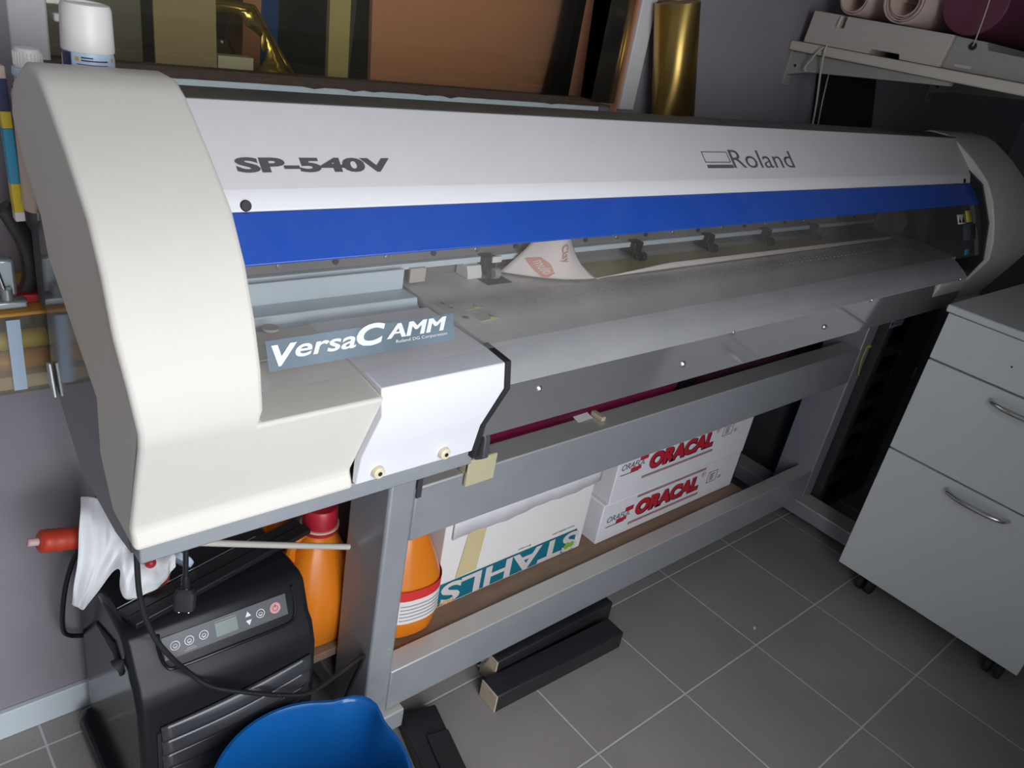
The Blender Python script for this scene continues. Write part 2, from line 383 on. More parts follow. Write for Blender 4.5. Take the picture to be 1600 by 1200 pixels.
def tube(bm, pts, r, n=10, k=8, smooth=True, flat=1.0):
    P = spline(pts, k) if smooth else [Vector(p) for p in pts]
    rows = []; u = None
    for i, p in enumerate(P):
        d = (P[min(i + 1, len(P) - 1)] - P[max(i - 1, 0)]).normalized()
        if u is None: u = frame_of(d)[0]
        u = (u - d * u.dot(d)).normalized(); v = d.cross(u)
        rr = r(i / (len(P) - 1)) if callable(r) else r
        rows.append([bm.verts.new(p + u * math.cos(2 * PI * j / n) * rr + v * math.sin(2 * PI * j / n) * rr * flat) for j in range(n)])
    for a, b in zip(rows, rows[1:]):
        for j in range(n): bm.faces.new((a[j], a[(j + 1) % n], b[(j + 1) % n], b[j]))
    bm.faces.new(rows[0][::-1]); bm.faces.new(rows[-1])
    return bm
def grid(bm, fn, nu, nv):
    V = [[bm.verts.new(fn(i / nu, j / nv)) for j in range(nv + 1)] for i in range(nu + 1)]
    for i in range(nu):
        for j in range(nv): bm.faces.new((V[i][j], V[i + 1][j], V[i + 1][j + 1], V[i][j + 1]))
    return bm
def poly(bm, pts):
    bm.faces.new([bm.verts.new(p) for p in pts]); return bm
def slab(bm, O, U, V, w, h, t, inset=0):
    """thin rectangular plate: corner O, unit directions U and V, thickness t along U x V"""
    O = Vector(O); U = Vector(U).normalized(); V = Vector(V).normalized(); N = U.cross(V)
    vs = [bm.verts.new(O + U * a + V * b + N * c) for a in (0, w) for b in (0, h) for c in (0, t)]
    for f in ((0, 1, 3, 2), (4, 6, 7, 5), (0, 4, 5, 1), (2, 3, 7, 6), (0, 2, 6, 4), (1, 5, 7, 3)): bm.faces.new([vs[i] for i in f])
    return bm
def text(bm, body, fn, w, h, bold=0.0, shear=0.0, t=0.0006, spacing=1.0, smallcaps=None):
    """letters fitted to a w x h rectangle; fn(a, b, c) places a point across, up and out of the surface"""
    cu = bpy.data.curves.new('letters', 'FONT'); cu.body = body
    cu.offset = bold; cu.shear = shear; cu.space_character = spacing; cu.resolution_u = 4; cu.extrude = 0.0
    if smallcaps:
        cu.small_caps_scale = smallcaps
        for i, ch in enumerate(body):
            if ch.islower(): cu.body_format[i].use_small_caps = True
    o = bpy.data.objects.new('letters', cu); COL.objects.link(o)
    dg = bpy.context.evaluated_depsgraph_get(); dg.update()
    me = o.evaluated_get(dg).to_mesh()
    co = [v.co.copy() for v in me.vertices]
    x0 = min(c.x for c in co); x1 = max(c.x for c in co); y0 = min(c.y for c in co); y1 = max(c.y for c in co)
    vs = [bm.verts.new(fn((c.x - x0) / (x1 - x0) * w, (c.y - y0) / (y1 - y0) * h, t)) for c in co]
    for p in me.polygons:
        try: bm.faces.new([vs[i] for i in p.vertices])
        except ValueError: pass
    bpy.data.objects.remove(o); bpy.data.curves.remove(cu)
    return bm
def plane_fn(O, U, V, lift=0.0004):
    O = Vector(O); U = Vector(U).normalized(); V = Vector(V).normalized(); N = U.cross(V).normalized()
    return lambda a, b, c: O + U * a + V * b + N * (c + lift)

# ------------------------------------------------------------------ the room
YB = 0.367
bm = boxb(-2.5, 2.4, -1.4, 0.40, -0.05, 0.0); obj('floor', bm, M['floor'], kind='structure')
# back wall with the opening of the inner window
wx0, wx1, wz0, wz1 = -1.425, -0.185, 1.20, 2.0
bm = B()
box(bm, -2.5, wx0, YB, 0.47, 0, 2.5); box(bm, wx1, 2.4, YB, 0.47, 0, 2.5)
box(bm, wx0, wx1, YB, 0.47, 0, wz0); box(bm, wx0, wx1, YB, 0.47, wz1, 2.5)
obj('wall_back', bm, M['wall'], kind='structure')
obj('wall_left', boxb(-2.6, -2.5, -1.4, 0.47, 0, 2.5), M['plaster'], kind='structure')
obj('wall_right', boxb(2.4, 2.5, -1.4, 0.47, 0, 2.5), M['wall'], kind='structure')
bm = B(); box(bm, -2.5, -1.85, -1.5, -1.4, 0, 2.5); box(bm, -0.82, 2.4, -1.5, -1.4, 0, 2.5); box(bm, -1.85, -0.82, -1.5, -1.4, 1.92, 2.5)
obj('wall_front', bm, M['plaster'], kind='structure')
obj('ceiling', boxb(-2.6, 2.5, -1.5, 0.47, 2.5, 2.6), M['plaster'], kind='structure')
obj('baseboard_back', boxb(-2.5, 2.4, YB - 0.012, YB, 0, 0.064), M['baseb'], kind='structure', bevel=0.002)
# window: frame, sill and panes
bm = B(); box(bm, wx0, wx0 + 0.048, 0.372, 0.44, wz0, wz1); box(bm, wx1 - 0.048, wx1, 0.352, 0.44, wz0, wz1); box(bm, wx0, wx1, 0.372, 0.44, wz1 - 0.05, wz1)
win = obj('window_1', bm, M['frame'], kind='structure', bevel=0.003)
obj('sill', boxb(wx0, -0.302, 0.352, 0.45, 1.17, 1.2045), M['sillblue'], win, bevel=0.002)
bm = B(); n = 60
rows = [[], []]
for i in range(n + 1):
    x = wx0 + (wx1 - wx0 - 0.117) * i / n
    rows[0].append(0.3505 - random.random() * 0.0015); rows[1].append(1.2045 - (random.random() < 0.10) * 0.004 * random.random())
for i in range(n):
    xa = wx0 + (wx1 - wx0 - 0.117) * i / n; xb = wx0 + (wx1 - wx0 - 0.117) * (i + 1) / n
    vs = [bm.verts.new(p) for p in ((xa, rows[0][i], rows[1][i]), (xb, rows[0][i + 1], rows[1][i + 1]), (xb, rows[0][i + 1], 1.213), (xa, rows[0][i], 1.213), (xb, 0.42, 1.213), (xa, 0.42, 1.213))]
    bm.faces.new(vs[:4]); bm.faces.new((vs[3], vs[2], vs[4], vs[5]))
bmesh.ops.remove_doubles(bm, verts=bm.verts, dist=1e-5)
obj('sill_edge', bm, M['brownedge'], win)
obj('pane', boxb(wx0 + 0.047, -0.36, 0.395, 0.399, 1.213, wz1 - 0.05), M['glass'], win)
bm = B(); box(bm, wx0 + 0.056, wx0 + 0.072, 0.375, 0.392, 1.262, 1.272)
obj('hinge', bm, M['capwhite'], win, bevel=0.002)
# the dim room behind the window
bm = B(); box(bm, -2.0, 0.3, 1.25, 1.3, 0, 2.5); box(bm, -2.05, -2.0, 0.47, 1.3, 0, 2.5); box(bm, 0.3, 0.35, 0.47, 1.3, 0, 2.5)
box(bm, -2.0, 0.3, 0.47, 1.3, 2.5, 2.55); box(bm, -2.0, 0.3, 0.47, 1.3, -0.05, 0)
obj('wall_beyond', bm, M['beyond'], kind='structure')
bm = B(); box(bm, -1.9, 0.25, 0.474, 0.95, 1.14, 1.17)
o = obj('workbench', bm, M['brownedge'], bevel=0.003); tag(o, 'dark workbench top behind the window glass', 'workbench')
for x in (-1.85, 0.15): pass

# ------------------------------------------------------------------ the printer
PR = thing('large_format_printer', 'long white and beige roll printer with blue band on a grey steel stand', 'printer', (-0.2, 0.05, 0))
XL, XC, XT, XF, XR, XE = -1.457, -1.339, -1.179, -0.978, 0.72, 1.02
PROF = [(-0.161, 0.779), (-0.150, 0.803), (-0.222, 0.968), (-0.2145, 1.012), (-0.197, 1.062), (-0.171, 1.114), (-0.139, 1.157), (-0.082, 1.201), (-0.016, 1.246), (0.010, 1.2575), (0.055, 1.258)]
BACK = [(0.118, 1.228), (0.140, 1.19), (0.10, 1.14), (0.05, 1.10), (0.038, 1.057), (-0.016, 0.986), (-0.057, 0.926), (-0.046, 0.847), (-0.083, 0.785)]
xl = lambda y, z: XL - 0.018 * min(1, max(0, (z - 0.90) / 0.16))
def left_cover():
    bm = B(); T1 = (-0.2113, 0.9435); t2, t3 = (-0.121, 0.955), (-0.09, 0.955)
    outl = PROF[:2] + [T1] + PROF[2:] + BACK
    n = len(outl)
    a = [bm.verts.new((xl(*p), p[0], p[1])) for p in outl]
    b = [bm.verts.new((XC, p[0], p[1])) for p in outl]
    b2, b3 = bm.verts.new((XC, *t2)), bm.verts.new((XC, *t3))
    tr = [outl[-1], outl[0], outl[1], T1, t2, t3]
    c = [bm.verts.new((XT, p[0], p[1])) for p in tr]
    bm.faces.new(a)
    for k in range(n): bm.faces.new((a[k], b[k], b[(k + 1) % n], a[(k + 1) % n]))
    bm.faces.new(b[2:] + [b3, b2])
    bb = [b[-1], b[0], b[1], b[2], b2, b3]
    for k in range(6): bm.faces.new((bb[k], c[k], c[(k + 1) % 6], bb[(k + 1) % 6]))
    bm.faces.new(c[::-1])
    return bm
bm = left_cover()
cov = obj('end_cover', bm, M['beige'], PR, bevel=0.0055, seg=3)
obj('tray_deck', boxb(XC + 0.001, XT, -0.0885, -0.012, 0.935, 0.9545), M['beige'], PR)
# left grey body behind the cover
SIDE = [(0.045, 1.108), (0.165, 1.07), (0.168, 0.845), (0.128, 0.812), (0.055, 0.757), (-0.083, 0.752), (-0.14, 0.762), (-0.115, 0.85), (-0.12, 0.93), (-0.06, 1.0), (0.0, 1.08)]
obj('side_panel', prism(B(), SIDE, XL + 0.002, -1.36), M['sidegrey'], PR, bevel=0.002)
bm = B(); prism(bm, [(0.140, 0.822), (0.160, 0.836), (0.163, 0.866), (0.156, 0.868)], XL - 0.005, XL + 0.001)
obj('side_bracket', bm, M['clamp'], PR, bevel=0.002)
# base strip and chassis
obj('base_tray', boxb(XL + 0.006, XF + 0.005, -0.157, 0.1, 0.757, 0.784), M['stand'], PR, bevel=0.002)
obj('chassis', boxb(-1.36, 0.98, -0.12, 0.30, 0.80, 0.945), M['chassis'], PR)
obj('rear_ledge', boxb(XL + 0.004, -1.421, 0.169, 0.216, 0.93, 1.062), M['rack'], PR, bevel=0.002)
obj('rear_housing', prism(B(), [(0.10, 0.81), (0.335, 0.81), (0.335, 1.187), (0.105, 1.19), (0.105, 1.14), (0.12, 1.12), (0.12, 0.9)], -1.42, 0.98), M['housing'], PR, bevel=0.003)
# top cover
A_, B_, C_ = (-0.012, 1.2445), (-0.093, 1.1665), (-0.102, 1.1435)
obj('top_deck', prism(B(), [(-0.0115, 1.2440), (0.050, 1.2455), (0.104, 1.215), (0.104, 1.192), (-0.0115, 1.192)], -1.35, XR + 0.02), M['deck'], PR, bevel=0.002)
tcv = obj('top_cover', prism(B(), [A_, B_, C_, (-0.085, 1.144), (-0.012, 1.19)], -1.348, XR + 0.015), M['white'], PR, bevel=0.003, seg=3, mats=[M['white'], M['covershade']])
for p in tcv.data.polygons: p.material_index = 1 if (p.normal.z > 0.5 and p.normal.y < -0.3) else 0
U1 = (1, 0, 0); V1 = Vector((0, A_[0] - B_[0], A_[1] - B_[1])).normalized()
ptop = lambda x, s: Vector((x, A_[0], A_[1])) - V1 * s        # s = distance down the sloping face
bm = text(B(), 'SP-540V', plane_fn(ptop(-1.309, 0.0928), U1, V1), 0.197, 0.0190, bold=0.045, t=0.0004)
obj('model_lettering', bm, M['greyprint'], tcv)
bm = text(B(), 'Roland', plane_fn(ptop(-0.378, 0.0905), U1, V1), 0.210, 0.0375, bold=-0.002, t=0.0004)
obj('maker_lettering', bm, M['greyprint2'], tcv)
bm = B(); fn = plane_fn(ptop(-0.460, 0.0903), U1, V1)
def bar(bm, fn, a0, a1, b0, b1, t=0.0004):
    vs = [bm.verts.new(fn(a, b, c)) for a in (a0, a1) for b in (b0, b1) for c in (0, t)]
    for f in ((0, 1, 3, 2), (4, 6, 7, 5), (0, 4, 5, 1), (2, 3, 7, 6), (0, 2, 6, 4), (1, 5, 7, 3)): bm.faces.new([vs[i] for i in f])
for a0, a1, b0, b1 in ((0.001, 0.080, 0.0, 0.0066), (0, 0.0018, 0.0112, 0.0332), (0.0752, 0.077, 0.0112, 0.0332), (0, 0.077, 0.0318, 0.0332), (0, 0.077, 0.0112, 0.0126)): bar(bm, fn, a0, a1, b0, b1)
obj('maker_logo', bm, M['greyprint2'], tcv)
for x in (-1.309, 0.668):
    c = Vector((x, -0.099, 1.1505)); nn = Vector((0, -0.93, 0.36))
    obj('cover_screw', cylb(c - nn * 0.004, c + nn * 0.003, 0.0068, 0.006, n=20), M['black'], tcv, bevel=0.001)
# blue band and the clear cover below it
D_, M_, F_ = (-0.145, 1.100), (-0.178, 1.040), (-0.200, 0.978)
obj('blue_band', prism(B(), [C_, (-0.125, 1.1225), D_, (-0.140, 1.097), (-0.118, 1.116), (-0.092, 1.1425)], -1.348, XR + 0.008), M['blue'], PR, bevel=0.0015)
CURVE = [D_, (-0.163, 1.070), M_, (-0.190, 1.009), F_]
bm = grid(B(), lambda u, v: Vector((-1.345 + (XR - 0.015 + 1.345) * u, *spl(v))) , 1, 12) if False else None
def along(v):
    t = v * (len(CURVE) - 1); i = min(int(t), len(CURVE) - 2); f = t - i
    return (CURVE[i][0] * (1 - f) + CURVE[i + 1][0] * f, CURVE[i][1] * (1 - f) + CURVE[i + 1][1] * f)
bm = grid(B(), lambda u, v: Vector((-1.345 + (XR - 0.018 + 1.345) * u, *along(v))), 1, 8)
clr = obj('clear_cover', bm, M['clear'], PR, label='clear smoky plastic front cover')
# sticker with the series name
V2 = Vector((0, M_[0] - F_[0], M_[1] - F_[1])).normalized()
pcl = lambda x, s: Vector((x, M_[0], M_[1])) - V2 * s
bm = slab(B(), pcl(-1.322, 0.0455) + Vector((0, -0.0012, 0.0004)), U1, V2, 0.250, 0.0335, 0.0003)
stk = obj('name_sticker', bm, M['label_clear'], clr)
O2 = pcl(0, 0) + Vector((0, -0.002, 0.0007))
def ln(x, s): return plane_fn(Vector((x, 0, 0)) + O2 - V2 * s, U1, V2, 0.0)
bm = B()
text(bm, 'V', ln(-1.3165, 0.0410), 0.030, 0.0235, bold=0.04, shear=0.25, t=0.0003)
text(bm, 'ersa', ln(-1.290, 0.0345), 0.076, 0.0140, bold=0.018, shear=0.25, t=0.0003)
text(bm, 'C', ln(-1.213, 0.0350), 0.040, 0.0255, bold=0.04, shear=0.25, t=0.0003)
for k in range(4): text(bm, 'AMM', ln(-1.173 + 0.0009 * k, 0.0310), 0.087, 0.0170, bold=0.0, shear=0.25, t=0.0003 + 0.00006 * k)
obj('series_lettering', bm, M['print_white'], stk)
bm = text(B(), 'Roland DG Corporation', ln(-1.160, 0.0385), 0.076, 0.0050, t=0.0003)
obj('small_lettering', bm, M['print_white'], stk)
# stickers at the right end of the clear cover
def on_clear(x0, x1, v0, v1, lift=0.0012):
    b = B(); q = []
    for x, v in ((x0, v1), (x1, v1), (x1, v0), (x0, v0)):
        y, z = along(v); q.append(b.verts.new((x, y - lift, z + lift * 0.35)))
    b.faces.new(q); return b
for nm, x0, x1, v0, v1, mm in (('white_sticker', 0.545, 0.600, 0.16, 0.34, 'warnwhite'), ('yellow_sticker', 0.600, 0.640, 0.10, 0.32, 'warnyellow'), ('grey_sticker', 0.575, 0.660, 0.36, 0.66, 'sidegrey'), ('round_blue_sticker', 0.590, 0.622, 0.84, 0.95, 'cyan')):
    obj(nm, on_clear(x0, x1, v0, v1), M[mm], clr, solid=0.0004, label=nm.replace('_', ' '))
for x in (0.558, 0.580):
    b = B(); q = []
    for xx, v in ((x - 0.008, 0.31), (x + 0.008, 0.31), (x, 0.20)):
        y, z = along(v); q.append(b.verts.new((xx, y - 0.002, z + 0.0007)))
    b.faces.new(q); obj('warning_triangle', b, M['blackprint'], clr, solid=0.0003)
# platen, apron and the reflective panel under it
PLX0, PLX1 = XF + 0.002, 0.66
obj('platen', prism(B(), [(0.094, 0.962), (0.018, 0.9618), (0.012, 0.9605), (-0.018, 0.9612), (-0.024, 0.9625), (-0.085, 0.9605), (-0.088, 0.9595), (-0.150, 0.9555), (-0.150, 0.945), (0.094, 0.945)], PLX0, PLX1 + 0.03), M['platen'], PR)
apr = obj('apron', prism(B(), [(-0.150, 0.9555), (-0.170, 0.9470), (-0.192, 0.9325), (-0.207, 0.9205), (-0.205, 0.917), (-0.185, 0.93), (-0.150, 0.945)], PLX0, PLX1), M['apron'], PR, angle=50)
pnl = obj('under_panel', prism(B(), [(-0.186, 0.925), (-0.176, 0.817), (-0.16, 0.817), (-0.16, 0.93)], PLX0, 0.735), M['mirrorpanel'], PR)
for x, z in ((-0.885, 0.882), (-0.524, 0.858), (-0.016, 0.858)):
    obj('panel_screw', lathe(B(), [(0.0001, -0.005), (0.004, -0.0035), (0.0065, 0), (0.0065, 0.003)], (x, -0.1825 + 0.001, z), n=16, axis=(0, 1, 0)), M['steel'], pnl)
for x in (-0.43, 0.112, 0.62):
    obj('apron_screw', lathe(B(), [(0.0001, -0.004), (0.003, -0.003), (0.005, 0), (0.005, 0.003)], (x, -0.205, 0.917), n=14, axis=(0, 1, 0)), M['steel'], apr)
# vacuum holes (raised dimples) along the platen
bm = B()
for i in range(70):
    x = -0.83 + i * 0.0185
    for k, y in enumerate((-0.030, -0.043, -0.056)):
        cc = Vector((x + 0.006 * k, y, 0.9618)); cyl(bm, cc - Vector((0, 0, 0.001)), cc + Vector((0, 0, 0.0006)), 0.0016, 0.001, n=6)
obj('vacuum_hole_row', bm, M['steel'], PR)
for x, y in ((-0.939, -0.052), (-0.940, -0.093)):
    s_ = obj('warning_sticker', slab(B(), (x, y, 0.9618), (1, 0.05, 0), (0, 1, 0), 0.034, 0.022, 0.0004), M['warnwhite'], PR)
    b = B(); q = [b.verts.new((x + 0.019, y + 0.003, 0.9625)), b.verts.new((x + 0.032, y + 0.003, 0.9625)), b.verts.new((x + 0.026, y + 0.018, 0.9625))]; b.faces.new(q)
    obj('warning_triangle', b, M['warnyellow'], s_, solid=0.0003)
for x, y in ((-0.955, -0.013), (-0.955, -0.034), (-0.955, -0.072)):
    obj('platen_screw', lathe(B(), [(0.0055, 0), (0.004, 0.0015), (0.0001, 0.002)], (x, y, 0.9612), n=14), M['steel'], PR)
# inside: guide rail with bolts, light lip, back wall of the media path
obj('guide_rail', boxb(-1.345, XR, 0.075, 0.12, 0.997, 1.085), M['guide'], PR, bevel=0.001)
obj('guide_lip', boxb(-1.345, XR, 0.066, 0.12, 0.987, 0.997), M['bluemetal'], PR, bevel=0.001)
obj('media_path_wall', boxb(-1.345, XR, 0.094, 0.12, 0.94, 0.987), M['guide'], PR)
for i in range(22):
    x = -1.27 + i * 0.088
    obj('rail_bolt', cylb((x, 0.0755, 1.008), (x, 0.0715, 1.008), 0.0048, n=14), M['steel' if i % 2 else 'rubber'], PR, bevel=0.0008)
# left service bay: upright plate, step and its dark gap
bay = obj('service_plate', boxb(-1.345, XF - 0.006, 0.054, 0.058, 0.955, 0.9935), M['bluemetal'], PR, bevel=0.001)
obj('service_step', prism(B(), [(0.054, 0.9615), (0.016, 0.9618), (0.012, 0.950), (-0.012, 0.942), (-0.012, 0.93), (0.054, 0.93)], -1.345, XF - 0.004), M['bluemetal'], PR, bevel=0.001)
for x0, x1 in ((-1.33, -1.20), (-1.10, -1.02)):
    obj('carriage_block', boxb(x0, x1, 0.078, 0.092, 0.962, 0.986), M['rack'], PR)
obj('tag_block', boxb(-0.968, -0.938, 0.060, 0.066, 0.966, 0.990), M['device'], PR, bevel=0.001)
bm = B(); lathe(bm, [(0.005, 0), (0.011, 0.001), (0.011, 0.004), (0.005, 0.004)], (-1.235, -0.015, 0.957), n=20)
obj('grommet', bm, M['device'], PR)
# pinch roller units
def pinch(x, light):
    y = 0.05
    p = obj('pinch_roller', boxb(x - 0.012, x + 0.014, y + 0.004, y + 0.040, 0.972, 1.0), M['black'], PR, bevel=0.002)
    obj('roller_wheel', cylb((x + 0.004, y - 0.002, 0.972), (x + 0.016, y - 0.002, 0.972), 0.0095, n=20), M['bracket' if light else 'rubber'], p, bevel=0.001)
    obj('roller_arm', prism(B(), [(y - 0.004, 0.966), (y + 0.03, 0.975), (y + 0.03, 0.993), (y + 0.004, 0.984)], x - 0.006, x + 0.002), M['black'], p, bevel=0.001)
    obj('spring', cylb((x + 0.009, y + 0.006, 0.988), (x + 0.009, y + 0.03, 0.99), 0.003, n=10), M['steel'], p)
    if light:
        obj('roller_mount', prism(B(), [(y + 0.006, 0.9625), (y + 0.04, 0.9625), (y + 0.04, 0.998), (y + 0.028, 0.998), (y + 0.022, 0.984), (y + 0.012, 0.984), (y + 0.006, 0.970)], x - 0.042, x - 0.012), M['capwhite'], p, bevel=0.001)
        obj('white_tab', boxb(x + 0.002, x + 0.022, y + 0.0, y + 0.004, 0.990, 1.001), M['capwhite'], p, bevel=0.001)
        obj('grit_slot', boxb(x - 0.022, x + 0.032, y - 0.024, y + 0.004, 0.9605, 0.9626), M['rack'], p)
for i, x in enumerate((-0.812, -0.428, -0.185, 0.044, 0.265)): pinch(x, i == 0)
obj('end_roll_guide', cylb((0.60, 0.03, 1.0), (0.66, 0.03, 1.0), 0.034, n=28), M['wood'], PR, bevel=0.002, label='dull orange cylinder at the far end of the media path')
# front flap with knobs
FL = [(-0.012, 0.957), (-0.160, 0.9555), (-0.2005, 0.9515), (-0.2075, 0.915), (-0.173, 0.836), (-0.164, 0.787), (-0.155, 0.787), (-0.155, 0.83), (-0.18, 0.90), (-0.18, 0.93), (-0.012, 0.935)]
flp = obj('front_flap', prism(B(), FL, XT - 0.0005, XF - 0.004), M['flapw'], PR, bevel=0.0015)
obj('flap_seal', prism(B(), [(-0.150, 0.959), (-0.2035, 0.9545), (-0.2115, 0.915), (-0.176, 0.836), (-0.167, 0.775), (-0.155, 0.775), (-0.165, 0.83), (-0.19, 0.91), (-0.19, 0.94), (-0.15, 0.945)], XF - 0.004, XF + 0.004), M['rubber'], flp, bevel=0.001)
for x in (-1.150, -1.040):
    k = obj('flap_knob', lathe(B(), [(0.0085, 0), (0.0095, 0.004), (0.0085, 0.0095), (0.0065, 0.011), (0.003, 0.0105)], (x, -0.165, 0.803), n=22, axis=(0, -1, 0)), M['knob'], flp)
    obj('knob_hole', cylb((x, -0.1755, 0.803), (x, -0.1767, 0.803), 0.0030, n=12), M['blackprint'], k)
# black wedge hanging from the flap corner and the beige clip on the rail
obj('hanging_wedge', prism(B(), [(-0.163, 0.845), (-0.152, 0.803), (-0.152, 0.775), (-0.164, 0.768), (-0.181, 0.780), (-0.179, 0.812)], XF + 0.0045, XF + 0.016), M['wedge'], PR, bevel=0.002)
bm = B()
box(bm, -0.866, -0.800, -0.037, -0.0285, 0.604, 0.660); box(bm, -0.866, -0.800, -0.028, -0.010, 0.6275, 0.632); box(bm, -0.866, -0.806, -0.016, -0.010, 0.632, 0.668); box(bm, -0.866, -0.858, -0.036, -0.012, 0.632, 0.660)
obj('rail_clip', bm, M['clipbeige'], PR, bevel=0.0025, label='aged beige clip hooked over the rail')
# right end cover
RP = [(-0.16, 0.80), (-0.150, 0.815), (-0.195, 0.908), (-0.222, 0.968), (-0.2145, 1.012), (-0.197, 1.062), (-0.171, 1.114), (-0.139, 1.157), (-0.082, 1.201), (-0.016, 1.240), (0.012, 1.248), (0.055, 1.249), (0.13, 1.22), (0.165, 1.16), (0.165, 0.80)]
bm = B(); prism(bm, RP, XR, XE)
prism(bm, [(-0.165, 0.815), (-0.192, 0.900), (-0.185, 0.906), (-0.05, 0.906), (-0.05, 0.815)], 0.545, XR + 0.02)
obj('end_cover', bm, M['beige'], PR, bevel=0.018, seg=4)
obj('inner_gap_plate', prism(B(), [(-0.21, 0.965), (-0.185, 1.06), (-0.13, 1.15), (0.0, 1.22), (0.09, 1.22), (0.09, 0.91), (-0.19, 0.91)], XR - 0.012, XR - 0.001), M['black'], PR)
# stand
obj('stand_post', boxb(-1.020, -0.966, -0.027, 0.092, 0.045, 0.757), M['stand'], PR, bevel=0.006, seg=3, label='left grey steel post')
obj('stand_post', boxb(0.630, 0.690, -0.027, 0.092, 0.085, 0.80), M['stand'], PR, bevel=0.004, label='right grey steel post')
obj('stand_rail', boxb(-0.966, 0.630, -0.026, 0.034, 0.513, 0.6265), M['stand'], PR, bevel=0.003)
obj('stand_rail', boxb(-0.966, 0.630, -0.026, 0.022, 0.088, 0.192), M['stand'], PR, bevel=0.003)
obj('rail_end_plate', boxb(-0.9655, -0.955, -0.028, 0.045, 0.606, 0.688), M['rack'], PR, bevel=0.001)
for x in (-1.015, 0.600):
    f = obj('stand_foot', boxb(x, x + 0.085, -0.25 if x > 0 else -0.04, 0.32, 0.035, 0.085), M['stand'], PR, bevel=0.004)
    for y in ((-0.235 if x > 0 else 0.0), 0.30):
        obj('foot_pad', cylb((x + 0.042, y, 0), (x + 0.042, y, 0.036), 0.018, 0.012, n=16), M['rubber'], f)
for y in (0.140, 0.245):
    obj('media_shaft', cylb((-0.966, y, 0.508), (0.66, y, 0.508), 0.012, n=16), M['rubber'], PR)
for x in (-0.985, 0.645):
    obj('shaft_bracket', boxb(x, x + 0.02, 0.092, 0.27, 0.485, 0.53), M['rack'], PR)
bm = tube(B(), [(0.660, -0.029, 0.640), (0.652, -0.031, 0.625), (0.648, -0.032, 0.590), (0.660, -0.034, 0.545), (0.672, -0.033, 0.535)], 0.0025, n=8)
tube(bm, [(0.650, -0.029, 0.632), (0.662, -0.035, 0.636), (0.675, -0.030, 0.630)], 0.004, n=8)
obj('tied_wire', bm, M['olivefilm'], PR)

# ------------------------------------------------------------------ vinyl in the printer
VS = thing('vinyl_sheet', 'olive vinyl sheet lying in the printer with a curled white paper corner', 'vinyl sheet', (0, 0.04, 0.9625))
obj('film', slab(B(), (-0.66, -0.004, 0.9632), (1, 0, 0), (0, 1, 0), 1.30, 0.07, 0.0006), M['olivefilm'], VS)
# front edge curling up and showing the paper backing
def edge(u, v):
    x = -0.607 + 1.21 * u
    h = 0.0145 * min(1, u * 6) * (1 - 0.35 * u)
    return Vector((x, -0.006 + 0.004 * math.sin(v * PI) - 0.003 * v, 0.9642 + h * v))
obj('curled_edge', grid(B(), edge, 40, 4), M['paper'], VS, solid=0.0005)
PL, PA, TL, TR = Vector((-0.776, 0.067, 0.9655)), Vector((-0.607, -0.006, 0.9645)), Vector((-0.718, 0.045, 1.040)), Vector((-0.648, 0.045, 1.046))
def flap(u, v, off=0.0):
    bot = PL.lerp(PA, u); bot.y -= 0.010 * math.sin(u * PI)
    # left edge bows left, right edge sweeps down to the tip
    l = PL.lerp(TL, v); l.x += 0.006 * math.sin(v * PI)
    r = PA.lerp(TR, v); r.x -= 0.010 * math.sin(v * PI); r.z -= 0.008 * math.sin(v * PI)
    p = l.lerp(r, u); p = p + (bot - PL.lerp(PA, u)) * (1 - v)
    p.y -= 0.028 * math.sin(u * PI) * (0.35 + 0.65 * v) + off
    return p
crn = obj('curled_corner', grid(B(), flap, 20, 16), M['paper'], VS, solid=0.0005)
def on_flap(u0, v0, du, dv, rot=0.0):
    ca, sa = math.cos(rot), math.sin(rot)
    return lambda a, b, c: flap(u0 + a * du * ca - b * du * sa, v0 + a * dv * sa + b * dv * ca, 0.0036 + c)
bm = text(B(), 'Clay', on_flap(0.42, 0.76, 8.0, 10.0, -1.25), 0.038, 0.026, bold=0.0, t=0.0002)
obj('paper_lettering', bm, M['paperprint'], crn)
b = B(); f_ = on_flap(0.11, 0.40, 8.0, 10.0, -0.80); grid(b, lambda u, v: f_(0.050 * u + 0.006 * (v - 0.5) * (1 - 2 * u), -0.004 + 0.026 * v * (1 - 0.5 * abs(u - 0.5)), 0), 16, 10)
obj('paper_badge', b, M['paperprint'], crn)
bm = text(B(), 'multi', lambda a, c, d: f_(a + 0.007, c + 0.001, d + 0.0012), 0.036, 0.016, bold=0.01, t=0.0002)
obj('badge_lettering', bm, M['paper'], crn)

# ------------------------------------------------------------------ things on the printer and the sill
SP = thing('spray_can', 'white capped spray can standing on the printer beside the window frame', 'spray can', (-1.393, 0.135, 1.19))
obj('can_body', lathe(B(), [(0.0262, 1.19), (0.027, 1.193), (0.027, 1.255), (0.0255, 1.263)], (-1.393, 0.135, 0), n=36), M['labelblue'], SP)
obj('cap', lathe(B(), [(0.0272, 1.2625), (0.0275, 1.265), (0.0262, 1.306), (0.0245, 1.311), (0.020, 1.3125), (0.0195, 1.3105), (0.001, 1.3105)], (-1.393, 0.135, 0), n=36), M['capwhite'], SP)
def around(cx, cy, r, a0, z0):
    return lambda a, b, c: Vector((cx + (r + c) * math.sin(a0 + a / r), cy - (r + c) * math.cos(a0 + a / r), z0 + b))
bm = B(); fn = around(-1.393, 0.135, 0.0272, 0, 0)
def patch(bm, fn, a0, a1, b0, b1, n=8, t=0.0003):
    V = [[bm.verts.new(fn(a0 + (a1 - a0) * i / n, b, t)) for b in (b0, b1)] for i in range(n + 1)]
    for i in range(n): bm.faces.new((V[i][0], V[i + 1][0], V[i + 1][1], V[i][1]))
